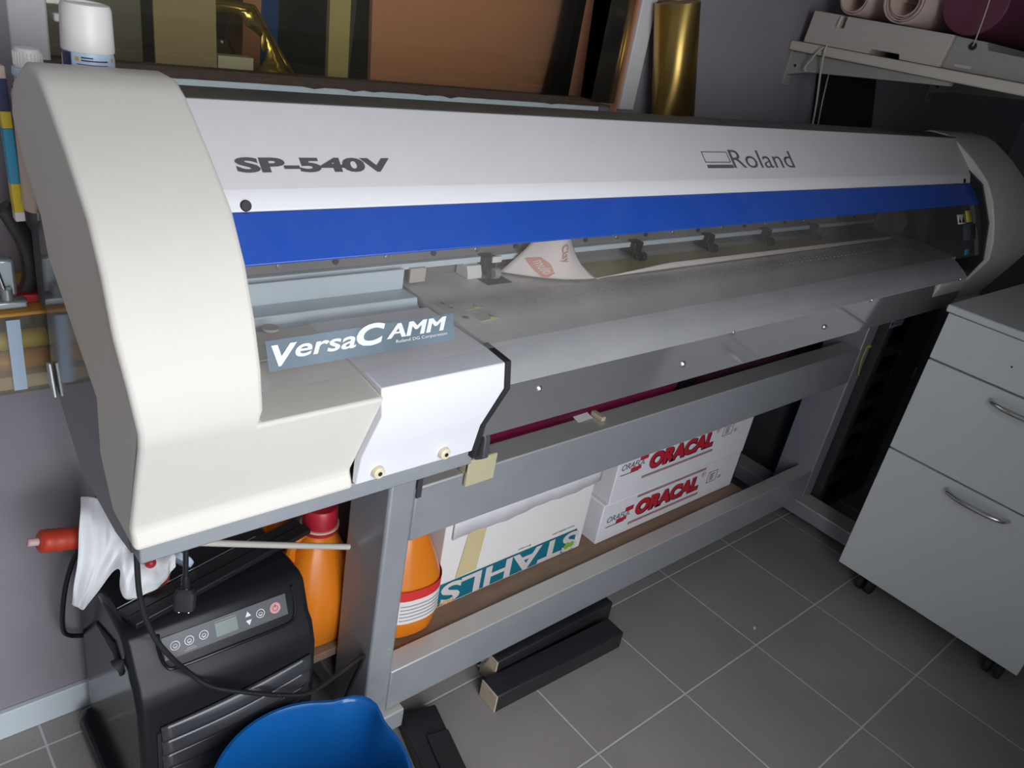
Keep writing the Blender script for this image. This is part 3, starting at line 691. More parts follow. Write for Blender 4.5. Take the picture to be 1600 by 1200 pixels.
patch(bm, fn, -0.040, -0.0255, 1.20, 1.2615); obj('label_stripe', bm, M['navyprint'], SP)
bm = B(); fn = around(-1.393, 0.135, 0.0273, -0.75, 0)
for i, z in enumerate((1.2570, 1.2540, 1.2500, 1.2477, 1.2454, 1.2431)):
    patch(bm, fn, 0.006 if i < 2 else 0.001, 0.018 if i == 0 else 0.034, z, z + (0.0014 if i < 2 else 0.0008))
obj('label_print', bm, M['navyprint'], SP)
for a0 in (0.0, 0.040):
    bm = B(); patch(bm, fn, a0, a0 + 0.0035, 1.2540, 1.2580); obj('label_mark', bm, M['orangeprint'], SP)

BO = thing('plastic_bottle', 'translucent beige bottle with white screw cap at the left end of the printer', 'bottle', (-1.4425, 0.192, 1.062))
bz = 1.0625
obj('bottle_body', lathe(B(), [(0.019, bz), (0.0205, bz + 0.003), (0.0205, bz + 0.138), (0.019, bz + 0.144)], (-1.4425, 0.192, 0), n=32), M['bottle'], BO)
obj('shoulder', lathe(B(), [(0.019, bz + 0.1442), (0.015, bz + 0.152), (0.013, bz + 0.158)], (-1.4425, 0.192, 0), n=32), M['shoulder'], BO)
obj('collar', lathe(B(), [(0.0165, bz + 0.1581), (0.0178, bz + 0.161), (0.017, bz + 0.168)], (-1.4425, 0.192, 0), n=32), M['labelblue'], BO)
bm = B(); lathe(bm, [(0.0148, bz + 0.1682), (0.0152, bz + 0.170), (0.0146, bz + 0.186), (0.0128, bz + 0.189), (0.001, bz + 0.189)], (-1.4425, 0.192, 0), n=32)
for i in range(28):
    a = 2 * PI * i / 28; e = Vector((math.cos(a), math.sin(a), 0)) * 0.0148; c0 = Vector((-1.4425, 0.192, 0)) + e
    cyl(bm, c0 + Vector((0, 0, bz + 0.171)), c0 + Vector((0, 0, bz + 0.185)), 0.0009, n=5)
obj('cap', bm, M['capwhite'], BO)
bm = B(); fn = around(-1.4425, 0.192, 0.0207, 0, 0); patch(bm, fn, 0.002, 0.012, bz + 0.085, bz + 0.105); obj('label_mark', bm, M['handle'], BO)

PK = thing('product_packet', 'narrow blue and yellow packet standing beside the beige bottle', 'packet', (-1.467, 0.222, 1.04))
rot = Matrix.Rotation(math.radians(-1.5), 3, 'Y')
for nm, z0, z1, mm in (('packet_end', 1.040, 1.052, 'labelwhite'), ('yellow_band', 1.052, 1.088, 'yellow'), ('blue_band', 1.088, 1.155, 'cyan'), ('yellow_stripe', 1.155, 1.175, 'yellow'), ('navy_panel', 1.175, 1.212, 'navyprint'), ('packet_top', 1.212, 1.226, 'bottle')):
    obj(nm, boxb(-1.468, -1.457, 0.217, 0.233, z0, z1, rot=rot, piv=(-1.462, 0.225, 1.04)), M[mm], PK, bevel=0.0008)

# gold roll leaning against the wall by the window
p0, p1 = Vector((-0.124, 0.284, 1.200)), Vector((-0.176, 0.306, 1.436))
GR = thing('gold_foil_roll', 'shiny gold foil roll standing behind the printer against the wall', 'roll', p0)
bm = cyl(B(), p0, p1, 0.048, n=48, caps=False)
obj('foil', bm, M['gold'], GR, solid=0.002)
bm = B(); d = (p1 - p0).normalized()
cyl(bm, p0 + d * 0.001, p1 - d * 0.002, 0.0465, n=40); obj('core', bm, M['kraft'], GR)

# sheets by the right side of the window
SH = thing('acrylic_sheets', 'stack of smoky clear sheets with reddish edges leaning in the window right corner', 'acrylic sheets', (-0.29, 0.36, 1.19))
for i, (xa, xb, y0, mm) in enumerate(((-0.335, -0.262, 0.345, 'smoke'), (-0.325, -0.258, 0.352, 'smoke'), (-0.318, -0.255, 0.359, 'olivesheet'))):
    obj('sheet', boxb(xa, xb, y0, y0 + 0.004, 1.2135 - 0.02 * 0, 1.95), M[mm], SH, bevel=0.0005)
obj('red_edge_strip', boxb(-0.2545, -0.2495, 0.345, 0.364, 1.19, 1.95), M['cardbrown'], SH, bevel=0.0005)

# ------------------------------------------------------------------ behind the window glass
def lean(name, label, cat, x0, x1, y, z1, m, t=0.008, tilt=3, xs=0.0):
    """board standing on the workbench and leaning back"""
    bm = B(); zt = 1.171
    dy = math.tan(math.radians(tilt)) * (z1 - zt)
    pts = [(x0, y, zt), (x1, y, zt), (x1 + xs, y + dy, z1), (x0 + xs, y + dy, z1)]
    a = [bm.verts.new(p) for p in pts]; b = [bm.verts.new((p[0], p[1] + t, p[2])) for p in pts]
    bm.faces.new(a); bm.faces.new(b[::-1])
    for i in range(4): bm.faces.new((a[i], b[i], b[(i + 1) % 4], a[(i + 1) % 4]))
    return tag(obj(name, bm, m, bevel=0.001), label, cat)
lean('brown_board', 'large reddish brown board leaning behind the window', 'board', -0.803, -0.223, 0.487, 1.85, M['cardbrown'], t=0.012, xs=-0.02)
lean('olive_strip', 'narrow olive yellow strip standing left of the brown board', 'strip', -0.885, -0.842, 0.505, 1.85, M['olivesheet'], t=0.012, xs=0.0)
lean('smoky_strip', 'dark sloping sheet between olive strip and brown board', 'sheet', -0.862, -0.83, 0.525, 1.85, M['handle'], t=0.006, xs=0.05)
o = lean('olive_cardboard', 'olive cardboard sheet leaning behind the glass beside the spray can', 'cardboard', -1.200, -1.100, 0.490, 1.80, M['cardolive'], t=0.006, xs=0.0)
lean('dark_glass_sheet', 'dark dusty sheet behind the spray can', 'sheet', -1.375, -1.215, 0.500, 1.80, mat('dusty_dark_glass', (0.06, 0.058, 0.05), 0.3, noise=0.4, nscale=30, dust=0.3, dustcol=(0.16, 0.15, 0.13), dscale=40), t=0.005)
# gold plate with round cut-outs
GP = thing('gold_frame_plate', 'gold coloured plate with large round openings behind the window glass', 'plate', (-1.0, 0.53, 1.171))
def plate():
    bm = B(); outer = [(-1.115, 1.305), (-1.018, 1.305), (-0.925, 1.172), (-1.115, 1.172)]
    holes = [(-1.083, 1.240, 0.052)]
    z = 0.53
    # ring frame: outer outline joined to an inner opening as strips
    inner = []
    n = 40; cx, cz = -1.062, 1.243
    def opening(a):
        r = 0.052 + 0.012 * max(0, math.cos(a - 0.0)) ** 4 - 0.004 * math.sin(a)
        return (cx + r * 1.05 * math.cos(a), cz + r * 0.92 * math.sin(a) - (0.012 if math.cos(a) > 0.5 else 0))
    def hit(a):
        d = (math.cos(a), math.sin(a)); best = None
        for i in range(4):
            p, q = outer[i], outer[(i + 1) % 4]; ex, ez = q[0] - p[0], q[1] - p[1]
            den = d[0] * ez - d[1] * ex
            if abs(den) < 1e-9: continue
            t = ((p[0] - cx) * ez - (p[1] - cz) * ex) / den; s = ((p[0] - cx) * d[1] - (p[1] - cz) * d[0]) / den
            if t > 0 and -1e-6 <= s <= 1 + 1e-6 and (best is None or t < best): best = t
        return (cx + d[0] * best, cz + d[1] * best)
    A = []; Bq = []
    for i in range(n):
        a = 2 * PI * i / n; p = opening(a); q = hit(a)
        A.append(bm.verts.new((p[0], z + (p[1] - 1.172) * 0.05, p[1]))); Bq.append(bm.verts.new((q[0], z + (q[1] - 1.172) * 0.05, q[1])))
    for i in range(n): bm.faces.new((A[i], A[(i + 1) % n], Bq[(i + 1) % n], Bq[i]))
    return bm
obj('plate', plate(), M['goldplate'], GP, solid=0.003)
bm = B(); tube(bm, [(-1.112, 0.527, 1.301), (-1.020, 0.527, 1.301), (-0.930, 0.522, 1.174)], 0.0028, n=8, smooth=False); tube(bm, [(-1.112, 0.527, 1.293), (-1.026, 0.527, 1.293)], 0.0016, n=8, smooth=False)
obj('rim', bm, M['goldplate'], GP)
obj('side_tab', lathe(B(), [(0.001, 0), (0.008, 0.001), (0.008, 0.003), (0.001, 0.004)], (-1.006, 0.522, 1.247), n=20, axis=(0, -1, 0), sq=(0.6, 1.9, 2)), M['goldplate'], GP)
o = obj('small_box', boxb(-1.098, -1.036, 0.492, 0.520, 1.1705, 1.2225), M['whitebox'], bevel=0.001); tag(o, 'small pale box behind the glass in front of the gold plate', 'box')
o = obj('clear_jar', lathe(B(), [(0.020, 1.171), (0.026, 1.175), (0.026, 1.22), (0.018, 1.232), (0.018, 1.24)], (-1.060, 0.575, 0), n=24), M['smoke']); tag(o, 'dark smoky jar seen through the round opening of the gold plate', 'jar')
for i, (x, z1, mm, lb) in enumerate(((-0.965, 1.30, 'cardbrown', 'brown upright carton in the dim room, left of the olive strip'), (-0.925, 1.27, 'navy', 'dark blue upright carton in the dim room beside the olive strip'))):
    o = obj('upright_carton', boxb(x - 0.018, x + 0.018, 0.66 + 0.01 * i, 0.74, 1.1705, z1 + 0.1), M[mm], bevel=0.001); tag(o, lb, 'carton')

# ------------------------------------------------------------------ left of the printer: amber box on the wall
AB = thing('storage_box', 'amber clear plastic storage box fixed to the wall left of the printer', 'storage box', (-1.62, 0.29, 0.795))
bm = B(); x0, x1, y0, y1, z0, z1 = -1.84, -1.432, 0.222, 0.366, 0.795, 0.910
box(bm, x0, x1, y0, y0 + 0.003, z0, z1); box(bm, x0, x0 + 0.003, y0 + 0.003, y1, z0, z1); box(bm, x1 - 0.003, x1, y0 + 0.003, y1, z0, z1); box(bm, x0 + 0.003, x1 - 0.003, y0 + 0.003, y1, z0, z0 + 0.003)
obj('box_wall', bm, M['amber'], AB)
obj('lid', boxb(x0 - 0.002, x1 + 0.002, y0 - 0.003, y1, z1, z1 + 0.005), M['orangeprint'], AB, bevel=0.002)
obj('tape_strip', boxb(-1.492, -1.476, y0 - 0.0012, y0 - 0.0004, 0.80, 0.905), M['labelblue'], AB)
for nm, z, r, mm, lb in (('film_roll', 0.866, 0.0005, 'olivesheet', None), ):
    pass
o = obj('film_roll', cylb((-1.82, 0.250, 0.8325), (-1.44, 0.250, 0.8325), 0.0140, n=24), M['filmorange']); tag(o, 'orange film roll lying lower in the amber box', 'film roll')
o = obj('film_roll', cylb((-1.82, 0.258, 0.8595), (-1.44, 0.258, 0.8595), 0.0135, n=24), M['filmolive']); tag(o, 'olive film roll lying behind and above the orange one', 'film roll')
o = obj('film_sheet', boxb(-1.82, -1.44, 0.228, 0.350, 0.7985, 0.818), M['filmlilac'], bevel=0.001); tag(o, 'pale lilac film stack at the bottom of the amber box', 'film sheets')
# clamps and black handle on the lid
def clampthing(x, y, s, lb):
    c = thing('hose_clamp', lb, 'clamp', (x, y, 0.9155), None)
    obj('base', boxb(x - 0.030 * s, x + 0.018 * s, y - 0.014, y + 0.014, 0.9155, 0.927), M['clamp'], c, bevel=0.003)
    obj('jaw', boxb(x - 0.012 * s, x + 0.010 * s, y + 0.002, y + 0.016, 0.9275, 0.960 + 0.02 * s), M['clamp'], c, bevel=0.004)
    obj('screw_rod', cylb((x - 0.004, y - 0.006, 0.927), (x - 0.018 * s, y - 0.004, 1.0), 0.003, n=12), M['steel'], c)
    obj('swivel_pad', cylb((x - 0.004, y - 0.006, 0.9272), (x - 0.004, y - 0.006, 0.943), 0.007, n=16), M['clamp'], c, bevel=0.001)
    return c
clampthing(-1.480, 0.245, 1.0, 'grey metal clamp on the amber box lid, nearest the printer')
clampthing(-1.565, 0.250, 1.0, 'second grey metal clamp farther left on the amber box lid')
bm = tube(B(), [(-1.455, 0.268, 0.918), (-1.448, 0.262, 0.945), (-1.452, 0.256, 0.985), (-1.468, 0.250, 1.025), (-1.476, 0.248, 1.038)], lambda t: 0.0155 - 0.005 * abs(t - 0.35), n=14, flat=0.7)
bmesh.ops.translate(bm, verts=bm.verts, vec=(0, 0, 0.012))
HT = thing('hand_tool', 'worn black tool handle standing on the amber box lid against the printer', 'tool', (-1.455, 0.26, 0.9155))
obj('handle', bm, M['handle'], HT)
obj('foot', boxb(-1.472, -1.436, 0.248, 0.288, 0.9155, 0.9275), M['redcap'], HT, bevel=0.002)
bm = tube(B(), [(-1.436, 0.255, 0.935), (-1.43, 0.250, 0.960), (-1.425, 0.250, 0.975)], 0.0035, n=8); obj('lever', bm, M['clipbeige'], HT)

# ------------------------------------------------------------------ air conditioner
AC = thing('portable_air_conditioner', 'glossy black portable air conditioner on the floor under the printer', 'air conditioner', (-1.27, 0.18, 0))
ax0, ax1 = -1.420, -1.122
def acx(y, z): return 0
PF = [(0.315, 0.03), (0.315, 0.415), (0.300, 0.432), (0.10, 0.447), (0.070, 0.447), (0.052, 0.440), (0.026, 0.385), (0.012, 0.375), (-0.004, 0.335), (-0.008, 0.22), (0.006, 0.03)]
cas = obj('casing', prism(B(), PF, ax0, ax1), M['acblack'], AC, bevel=0.017, seg=5, angle=50, mats=[M['acblack'], M['acsatin']])
for p in cas.data.polygons: p.material_index = 1 if p.normal.y < -0.3 or (p.normal.y < 0.1 and p.normal.z > 0.5) else 0
obj('base_skirt', extrude_xy(B(), [(ax0 - 0.022, 0.300), (ax0 - 0.010, 0.325), (ax1 + 0.010, 0.325), (ax1 + 0.020, 0.300), (ax1 + 0.02, -0.005), (ax1 + 0.005, -0.020), (ax0 - 0.008, -0.020), (ax0 - 0.022, -0.005)], 0.0, 0.036), M['acblack'], AC, bevel=0.010, seg=3)
# sloping control panel
Pa, Pb = Vector((0, 0.0465, 0.4285)), Vector((0, 0.0295, 0.3925))
Vp = (Pa - Pb).normalized(); Op = Vector((-1.368, Pb.y, Pb.z)); Np = Vector((1, 0, 0)).cross(Vp)
pan = obj('control_panel', slab(B(), Op + Np * 0.0006, (1, 0, 0), Vp, 0.205, 0.0375, 0.0008), M['panelgrey'], AC, bevel=0.0003)
fp = plane_fn(Op, (1, 0, 0), Vp, 0.0016)
bm = B(); bar(bm, fp, 0.082, 0.118, 0.007, 0.030, 0.0004); obj('display', bm, M['lcd'], pan)
def ring(bm, fn, a, b, r, w=0.0011, n=24, t=0.0004):
    V = [[bm.verts.new(fn(a + rr * math.cos(2 * PI * i / n), b + rr * math.sin(2 * PI * i / n), t)) for rr in (r, r - w)] for i in range(n)]
    for i in range(n):
        q, p = V[i], V[(i + 1) % n]; bm.faces.new((q[0], p[0], p[1], q[1]))
def disc(bm, fn, a, b, r, n=24, t=0.0006):
    bm.faces.new([bm.verts.new(fn(a + r * math.cos(2 * PI * i / n), b + r * math.sin(2 * PI * i / n), t)) for i in range(n)])
for a in (0.018, 0.040, 0.063, 0.158):
    bm = B(); ring(bm, fp, a, 0.019, 0.0075); ring(bm, fp, a, 0.018, 0.0035, 0.0008); bar(bm, fp, a - 0.002, a + 0.002, 0.016, 0.017)
    obj('button', bm, M['print_white'], pan)
for b0, s in ((0.0255, 1), (0.0115, -1)):
    bm = B(); bm.faces.new([bm.verts.new(fp(0.137 + dx, b0 + dz * s, 0.0005)) for dx, dz in ((-0.005, -0.004), (0.005, -0.004), (0, 0.005))]); obj('arrow_button', bm, M['print_white'], pan)
bm = B(); disc(bm, fp, 0.184, 0.019, 0.0095); pb = obj('power_button', bm, M['pinkbtn'], pan, label='pale red power button')
bm = B(); ring(bm, fp, 0.184, 0.0185, 0.0048, 0.0009, t=0.0010); bar(bm, fp, 0.1835, 0.1847, 0.020, 0.0255, 0.0010); obj('power_symbol', bm, M['panelgrey'], pb)
for q in ((0.030, 0.050, 0.0045, 0.0058), (0.034, 0.048, 0.0072, 0.0083), (0.082, 0.117, 0.0318, 0.0328)):
    bm = B(); bar(bm, fp, *q); obj('panel_print', bm, M['bracket'], pan)
bm = tube(B(), [(-1.372, 0.0455, 0.436), (-1.374, 0.036, 0.412), (-1.368, 0.0245, 0.386), (-1.350, 0.0195, 0.380), (-1.26, 0.0185, 0.380), (-1.170, 0.0195, 0.380), (-1.153, 0.0255, 0.388), (-1.148, 0.037, 0.413), (-1.150, 0.0465, 0.436)], 0.0028, n=8, k=6)
obj('panel_rim', bm, M['acblack'], AC)
# louvres in the lower front
for i in range(7):
    zz = 0.296 - i * 0.033
    def lou(u, v, zz=zz):
        x = ax0 + 0.030 + u * (ax1 - ax0 - 0.045)
        lift = 0.022 * u * u
        yy = -0.0085 - 0.010 * math.sin(v * PI * 0.5) * (0.6 + 0.4 * math.sin(u * PI))
        return Vector((x, yy, zz + lift - 0.028 * v))
    obj('louvre', grid(B(), lou, 16, 4), M['louvre'], AC, solid=0.0025)
obj('grille_recess', boxb(ax0 + 0.024, ax1 - 0.014, -0.0095, -0.002, 0.05, 0.285), M['rubber'], AC)
bm = B(); slab(bm, (-1.27, 0.13, 0.4466), (1, 0, 0), (0, 1, -0.07), 0.11, 0.0012, 0.0005); obj('top_seam', bm, M['bracket'], AC)
bm = B(); prism(bm, [(0.20, 0.36), (0.10, 0.40), (0.06, 0.37), (0.07, 0.352), (0.10, 0.375)], ax0 - 0.004, ax0 + 0.001); obj('side_grip', bm, M['rubber'], AC, bevel=0.002)
bm = B(); lathe(bm, [(0.002, 0), (0.010, 0.008), (0.012, 0.014), (0.004, 0.016)], (ax0, 0.055, 0.40), n=14, axis=(-1, 0, -0.6)); obj('side_hook', bm, M['rubber'], AC)

# black channel profile lying across the air conditioner
a, b_ = Vector((-1.405, 0.080, 0.4585)), Vector((-1.070, 0.166, 0.4585))
d = (b_ - a).normalized(); s_ = Vector((-d.y, d.x, 0)).normalized()
CH = thing('channel_profile', 'black plastic double channel lying across the air conditioner top', 'profile', (a + b_) / 2 - Vector((0, 0, 0.01)))
bm = B()
for o0, w, z0, h in ((-0.024, 0.022, 0.4490, 0.012), (0.000, 0.024, 0.4490, 0.009)):
    slab(bm, a + s_ * o0 + Vector((0, 0, z0 - 0.4585)), d, s_, (b_ - a).length, w, h)
obj('channel', bm, M['black'], CH, bevel=0.002)
bm = B(); slab(bm, a + s_ * 0.0245 + Vector((0, 0, 0.0005)), d, s_, (b_ - a).length * 0.75, 0.0015, 0.0015); obj('metal_edge', bm, M['steel'], CH)
# pale tube
o = obj('plastic_tube', tube(B(), [(-1.332, 0.064, 0.588), (-1.20, 0.064, 0.532), (-1.031, 0.064, 0.462)], 0.0055, n=12, k=4), M['tube']); tag(o, 'pale straight plastic tube leaning between the printer and the grey post', 'tube')

# ------------------------------------------------------------------ red nozzle bottle, cloth, tub, ball, disc on the air conditioner
RB = thing('sealant_bottle', 'red ribbed bottle with pale pink nozzle sticking out of the white cloth', 'bottle', (-1.43, 0.24, 0.49))
c = (-1.487, 0.215, 0.540)
pr = [(0.013, 0.0)]
for i in range(7): pr += [(0.0182 + 0.0006 * (i % 2), 0.004 + i * 0.009), (0.0182 - 0.0008, 0.009 + i * 0.009)]
pr += [(0.017, 0.10), (0.013, 0.106)]
obj('bottle_body', lathe(B(), pr, c, n=28, axis=(1, 0.05, -0.27)), M['red'], RB)
obj('nozzle', lathe(B(), [(0.0045, -0.015), (0.0062, -0.0135), (0.0062, 0.002)], c, n=18, axis=(1, 0.05, -0.27)), M['pink'], RB)
# tub with a red band
TB = thing('paste_tub', 'small white tub with a red band under the white cloth', 'tub', (-1.350, 0.160, 0.448))
tz = 0.4445
obj('tub_body', lathe(B(), [(0.026, tz), (0.034, tz + 0.002), (0.036, tz + 0.012)], (-1.350, 0.160, 0), n=36), M['knob'], TB)
obj('red_band', lathe(B(), [(0.0362, tz + 0.0122), (0.0365, tz + 0.022)], (-1.350, 0.160, 0), n=36), M['redlabel'], TB)
obj('upper_wall', lathe(B(), [(0.0365, tz + 0.0222), (0.037, tz + 0.050), (0.034, tz + 0.053), (0.001, tz + 0.053)], (-1.350, 0.160, 0), n=36), M['labelwhite'], TB)
o = obj('red_ball', lathe(B(), [(0.0085 * math.sin(t * PI / 10) + 1e-4, -0.0085 * math.cos(t * PI / 10)) for t in range(11)], (-1.352, 0.130, 0.5065), n=20), M['redcap']); tag(o, 'small dark red ball resting on the cloth over the tub', 'ball')
o = obj('round_cap', lathe(B(), [(0.018, 0), (0.0195, 0.002), (0.0195, 0.010), (0.017, 0.012), (0.001, 0.012)], (-1.297, 0.158, 0.4645), n=28, axis=(0.75, 0.45, 0.45)), M['labelblue']); tag(o, 'pale round cap leaning beside the tub', 'cap')
# the cloth: a strip draped from the bottle across to the tub
ctrl = [
 [(-1.452, 0.213, 0.398), (-1.452, 0.185, 0.455), (-1.444, 0.180, 0.520), (-1.432, 0.200, 0.575), (-1.418, 0.235, 0.590)],
 [(-1.444, 0.205, 0.395), (-1.436, 0.178, 0.455), (-1.420, 0.172, 0.520), (-1.408, 0.190, 0.565), (-1.395, 0.230, 0.580)],
 [(-1.434, 0.196, 0.398), (-1.420, 0.176, 0.470), (-1.400, 0.168, 0.520), (-1.388, 0.180, 0.540), (-1.372, 0.220, 0.545)],
 [(-1.396, 0.150, 0.500), (-1.392, 0.150, 0.509), (-1.384, 0.158, 0.519), (-1.372, 0.180, 0.521), (-1.358, 0.210, 0.520)],
 [(-1.396, 0.126, 0.456), (-1.388, 0.126, 0.485), (-1.376, 0.136, 0.505), (-1.362, 0.165, 0.509), (-1.350, 0.205, 0.508)],
 [(-1.368, 0.112, 0.462), (-1.364, 0.112, 0.485), (-1.356, 0.128, 0.502), (-1.346, 0.160, 0.504), (-1.338, 0.200, 0.502)],
 [(-1.338, 0.116, 0.470), (-1.335, 0.116, 0.490), (-1.332, 0.130, 0.502), (-1.328, 0.160, 0.504), (-1.322, 0.195, 0.502)],
 [(-1.316, 0.130, 0.485), (-1.313, 0.132, 0.498), (-1.311, 0.140, 0.507), (-1.309, 0.165, 0.508), (-1.306, 0.190, 0.505)],
]
NU = len(ctrl)
rowsp = [spline(r, 5) for r in ctrl]; K = len(rowsp[0])
cols = [spline([rowsp[i][j] for i in range(NU)], 5) for j in range(K)]
nU = len(cols[0])
def clothf(u, v):
    i = min(int(round(u * (nU - 1))), nU - 1); j = min(int(round(v * (K - 1))), K - 1)
    p = cols[j][i].copy(); w = 0.0026 * math.sin(u * 58 + v * 4) + 0.0022 * math.sin(u * 33 - v * 7) + 0.0016 * math.sin(v * 17 + u * 21)
    p += Vector((0.2, -1, 0.5)).normalized() * w
    return p
o = obj('cloth', grid(B(), clothf, nU - 1, K - 1), M['cloth'], solid=0.0012, sub=1); tag(o, 'crumpled white cloth draped over the red bottle and the tub', 'cloth')

# ------------------------------------------------------------------ cables
def cable(name, pts, r, label, m='black', cat='cable'):
    return tag(obj(name, tube(B(), pts, r, n=10, k=10), M[m]), label, cat)
PC = thing('power_cord', 'black cord with a three pin plug hanging under the printer', 'cord', (-1.334, 0.03, 0.49))
obj('cord', tube(B(), [(-1.318, 0.045, 0.755), (-1.330, 0.034, 0.66), (-1.333, 0.030, 0.585), (-1.334, 0.030, 0.545)], 0.0042, n=10), M['black'], PC)
pl = [(0.0055, 0.548), (0.0062, 0.530), (0.0075, 0.526)]
bm = B(); lathe(bm, [(0.0045, 0.550), (0.0065, 0.542), (0.0055, 0.538), (0.007, 0.532), (0.006, 0.528), (0.0085, 0.522)], (-1.334, 0.030, 0), n=16)
obj('strain_relief', bm, M['black'], PC)
dirp = Vector((-0.22, -0.35, -1)).normalized()
bm = B(); cbase = Vector((-1.334, 0.030, 0.524))
lathe(bm, [(0.010, 0), (0.0145, 0.006), (0.0145, 0.030), (0.013, 0.033)], cbase, n=24, axis=dirp, sq=(1.05, 0.75, 5)); plug = obj('plug', bm, M['rubber'], PC)
u_, v_, d_ = frame_of(dirp); bm = B()
for a, b in ((-0.007, -0.003), (0.007, -0.003), (0, 0.004)):
    q = cbase + dirp * 0.0325 + u_ * a + v_ * b; cyl(bm, q, q + dirp * 0.004, 0.0016, n=8)
obj('pin', bm, M['steel'], plug)
cable('long_cable', [(-1.400, 0.030, 0.760), (-1.403, 0.022, 0.63), (-1.404, 0.012, 0.55), (-1.394, -0.002, 0.49), (-1.372, -0.012, 0.440), (-1.345, -0.014, 0.393), (-1.318, -0.022, 0.358), (-1.27, -0.030, 0.325), (-1.20, -0.038, 0.283), (-1.15, -0.040, 0.262), (-1.09, -0.030, 0.262), (-1.035, -0.020, 0.268), (-1.026, -0.006, 0.23), (-1.028, 0.02, 0.14), (-1.035, 0.05, 0.006)], 0.0040, 'long black cable running over the air conditioner front and along the bucket rim')
cable('looped_cable', [(-1.400, 0.150, 0.757), (-1.396, 0.250, 0.61), (-1.382, 0.290, 0.55), (-1.378, 0.30, 0.48), (-1.390, 0.30, 0.445), (-1.42, 0.29, 0.438), (-1.440, 0.290, 0.385), (-1.450, 0.295, 0.32), (-1.448, 0.32, 0.25), (-1.434, 0.343, 0.21), (-1.41, 0.346, 0.195)], 0.0042, 'black cable looping down behind the white cloth at the wall')

# ------------------------------------------------------------------ blue bucket
BK = thing('bucket', 'empty blue plastic bucket with a pouring lip in front of the air conditioner', 'bucket', (-1.225, -0.195, 0))
bc = Vector((-1.222, -0.192, 0)); n = 72
def rimr(a, k):
    da = (a - math.radians(32) + PI) % (2 * PI) - PI
    return (1 + 0.17 * k * math.exp(-(abs(da) / 0.24) ** 2.6))
def bucket_bm():
    bm = B(); rows = []
    prof = [(0.105, 0.004, 0), (0.1075, 0.0, 0), (0.112, 0.004, 0), (0.127, 0.10, 0.0), (0.1375, 0.165, 0.25), (0.1445, 0.205, 0.65), (0.151, 0.240, 1.0), (0.1565, 0.243, 1), (0.158, 0.249, 1), (0.1555, 0.2545, 1), (0.1505, 0.2545, 1), (0.147, 0.248, 1), (0.1415, 0.205, 0.65), (0.1345, 0.165, 0.25), (0.124, 0.10, 0.0), (0.108, 0.006, 0)]
    for r, z, k in prof:
        row = []
        for i in range(n):
            a = 2 * PI * i / n; rr = r * rimr(a, k); row.append(bm.verts.new(bc + Vector((math.cos(a) * rr, math.sin(a) * rr, z))))
        rows.append(row)
    for a, b in zip(rows, rows[1:]):
        for i in range(n): bm.faces.new((a[i], a[(i + 1) % n], b[(i + 1) % n], b[i]))
    bm.faces.new(rows[-1]); bm.faces.new(rows[0][::-1])
    return bm
obj('bucket_body', bucket_bm(), M['bucket'], BK, angle=60)

# ------------------------------------------------------------------ shelf board of the stand, boxes and jugs
o = obj('shelf_board', extrude_xy(B(), [(-0.964, 0.024), (0.325, 0.024), (0.325, 0.335), (-1.112, 0.335), (-1.112, 0.095), (-0.964, 0.095)], 0.160, 0.180), M['wood'], bevel=0.002); tag(o, 'worn bare wood board lying on the lower part of the stand', 'board')
for x in (-0.90, 0.28):
    o2 = obj('board_batten', boxb(x - 0.02, x + 0.02, 0.10, 0.30, 0.0, 0.1595), M['blackwood'], None, bevel=0.002); tag(o2, 'dark batten under the left end of the wood board' if x < 0 else 'dark batten under the right end of the wood board', 'batten')
ST = thing('vinyl_supplier_carton', 'open white carton with upside-down teal printing on the wood board', 'carton', (-0.56, 0.2, 0.18))
bm = B(); box(bm, -0.788, -0.335, 0.082, 0.330, 0.181, 0.448); obj('carton_body', bm, M['carton'], ST, bevel=0.003)
bm = B(); n = 40
top = [(-0.772 + 0.445 * i / n, 0.452) for i in range(n + 1)]; botm = [(-0.772 + 0.445 * i / n, 0.370 + 0.0012 * math.sin(i * 1.3) + 0.003 * math.sin(i * 0.35) + 0.012 * i / n) for i in range(n + 1)]
A = [bm.verts.new((x, 0.0765, z)) for x, z in top]; Q = [bm.verts.new((x, 0.0755, z)) for x, z in botm]
for i in range(n): bm.faces.new((A[i], A[i + 1], Q[i + 1], Q[i]))
obj('front_flap', bm, M['carton2'], ST, solid=0.003)
for x in (-0.803,):
    obj('side_flap', prism(B(), [(0.09, 0.40), (0.30, 0.40), (0.30, 0.452), (0.09, 0.452)], -0.794, -0.789), M['carton'], ST)
def fy(x, z, y=0.0815): return plane_fn((x, y, z), (1, 0, 0), (0, 0, 1), 0.0004)
def fy180(x, z, y=0.0815): return plane_fn((x, y, z), (-1, 0, 0), (0, 0, -1), 0.0004)
bm = B(); bar(bm, fy(-0.786, 0.186), 0, 0.425, 0, 0.062, 0.0003); obj('teal_band', bm, M['teal'], ST)
bm = text(B(), 'STAHLS', plane_fn((-0.352, 0.0805, 0.2450), (-1, 0, 0), (0, 0, -1), 0.0004), 0.425, 0.058, bold=0.028, t=0.0004)
obj('brand_lettering', bm, M['silverprint'], ST)
bm = text(B(), 'www.stahls.com', plane_fn((-0.375, 0.0812, 0.2640), (-1, 0, 0), (0, 0, -1), 0.0004), 0.075, 0.006, t=0.0003); obj('small_lettering', bm, M['greyprint'], ST)
bm = text(B(), 'Europe', plane_fn((-0.520, 0.0812, 0.2610), (-1, 0, 0), (0, 0, -1), 0.0004), 0.040, 0.006, t=0.0003); obj('small_lettering', bm, M['greyprint'], ST)
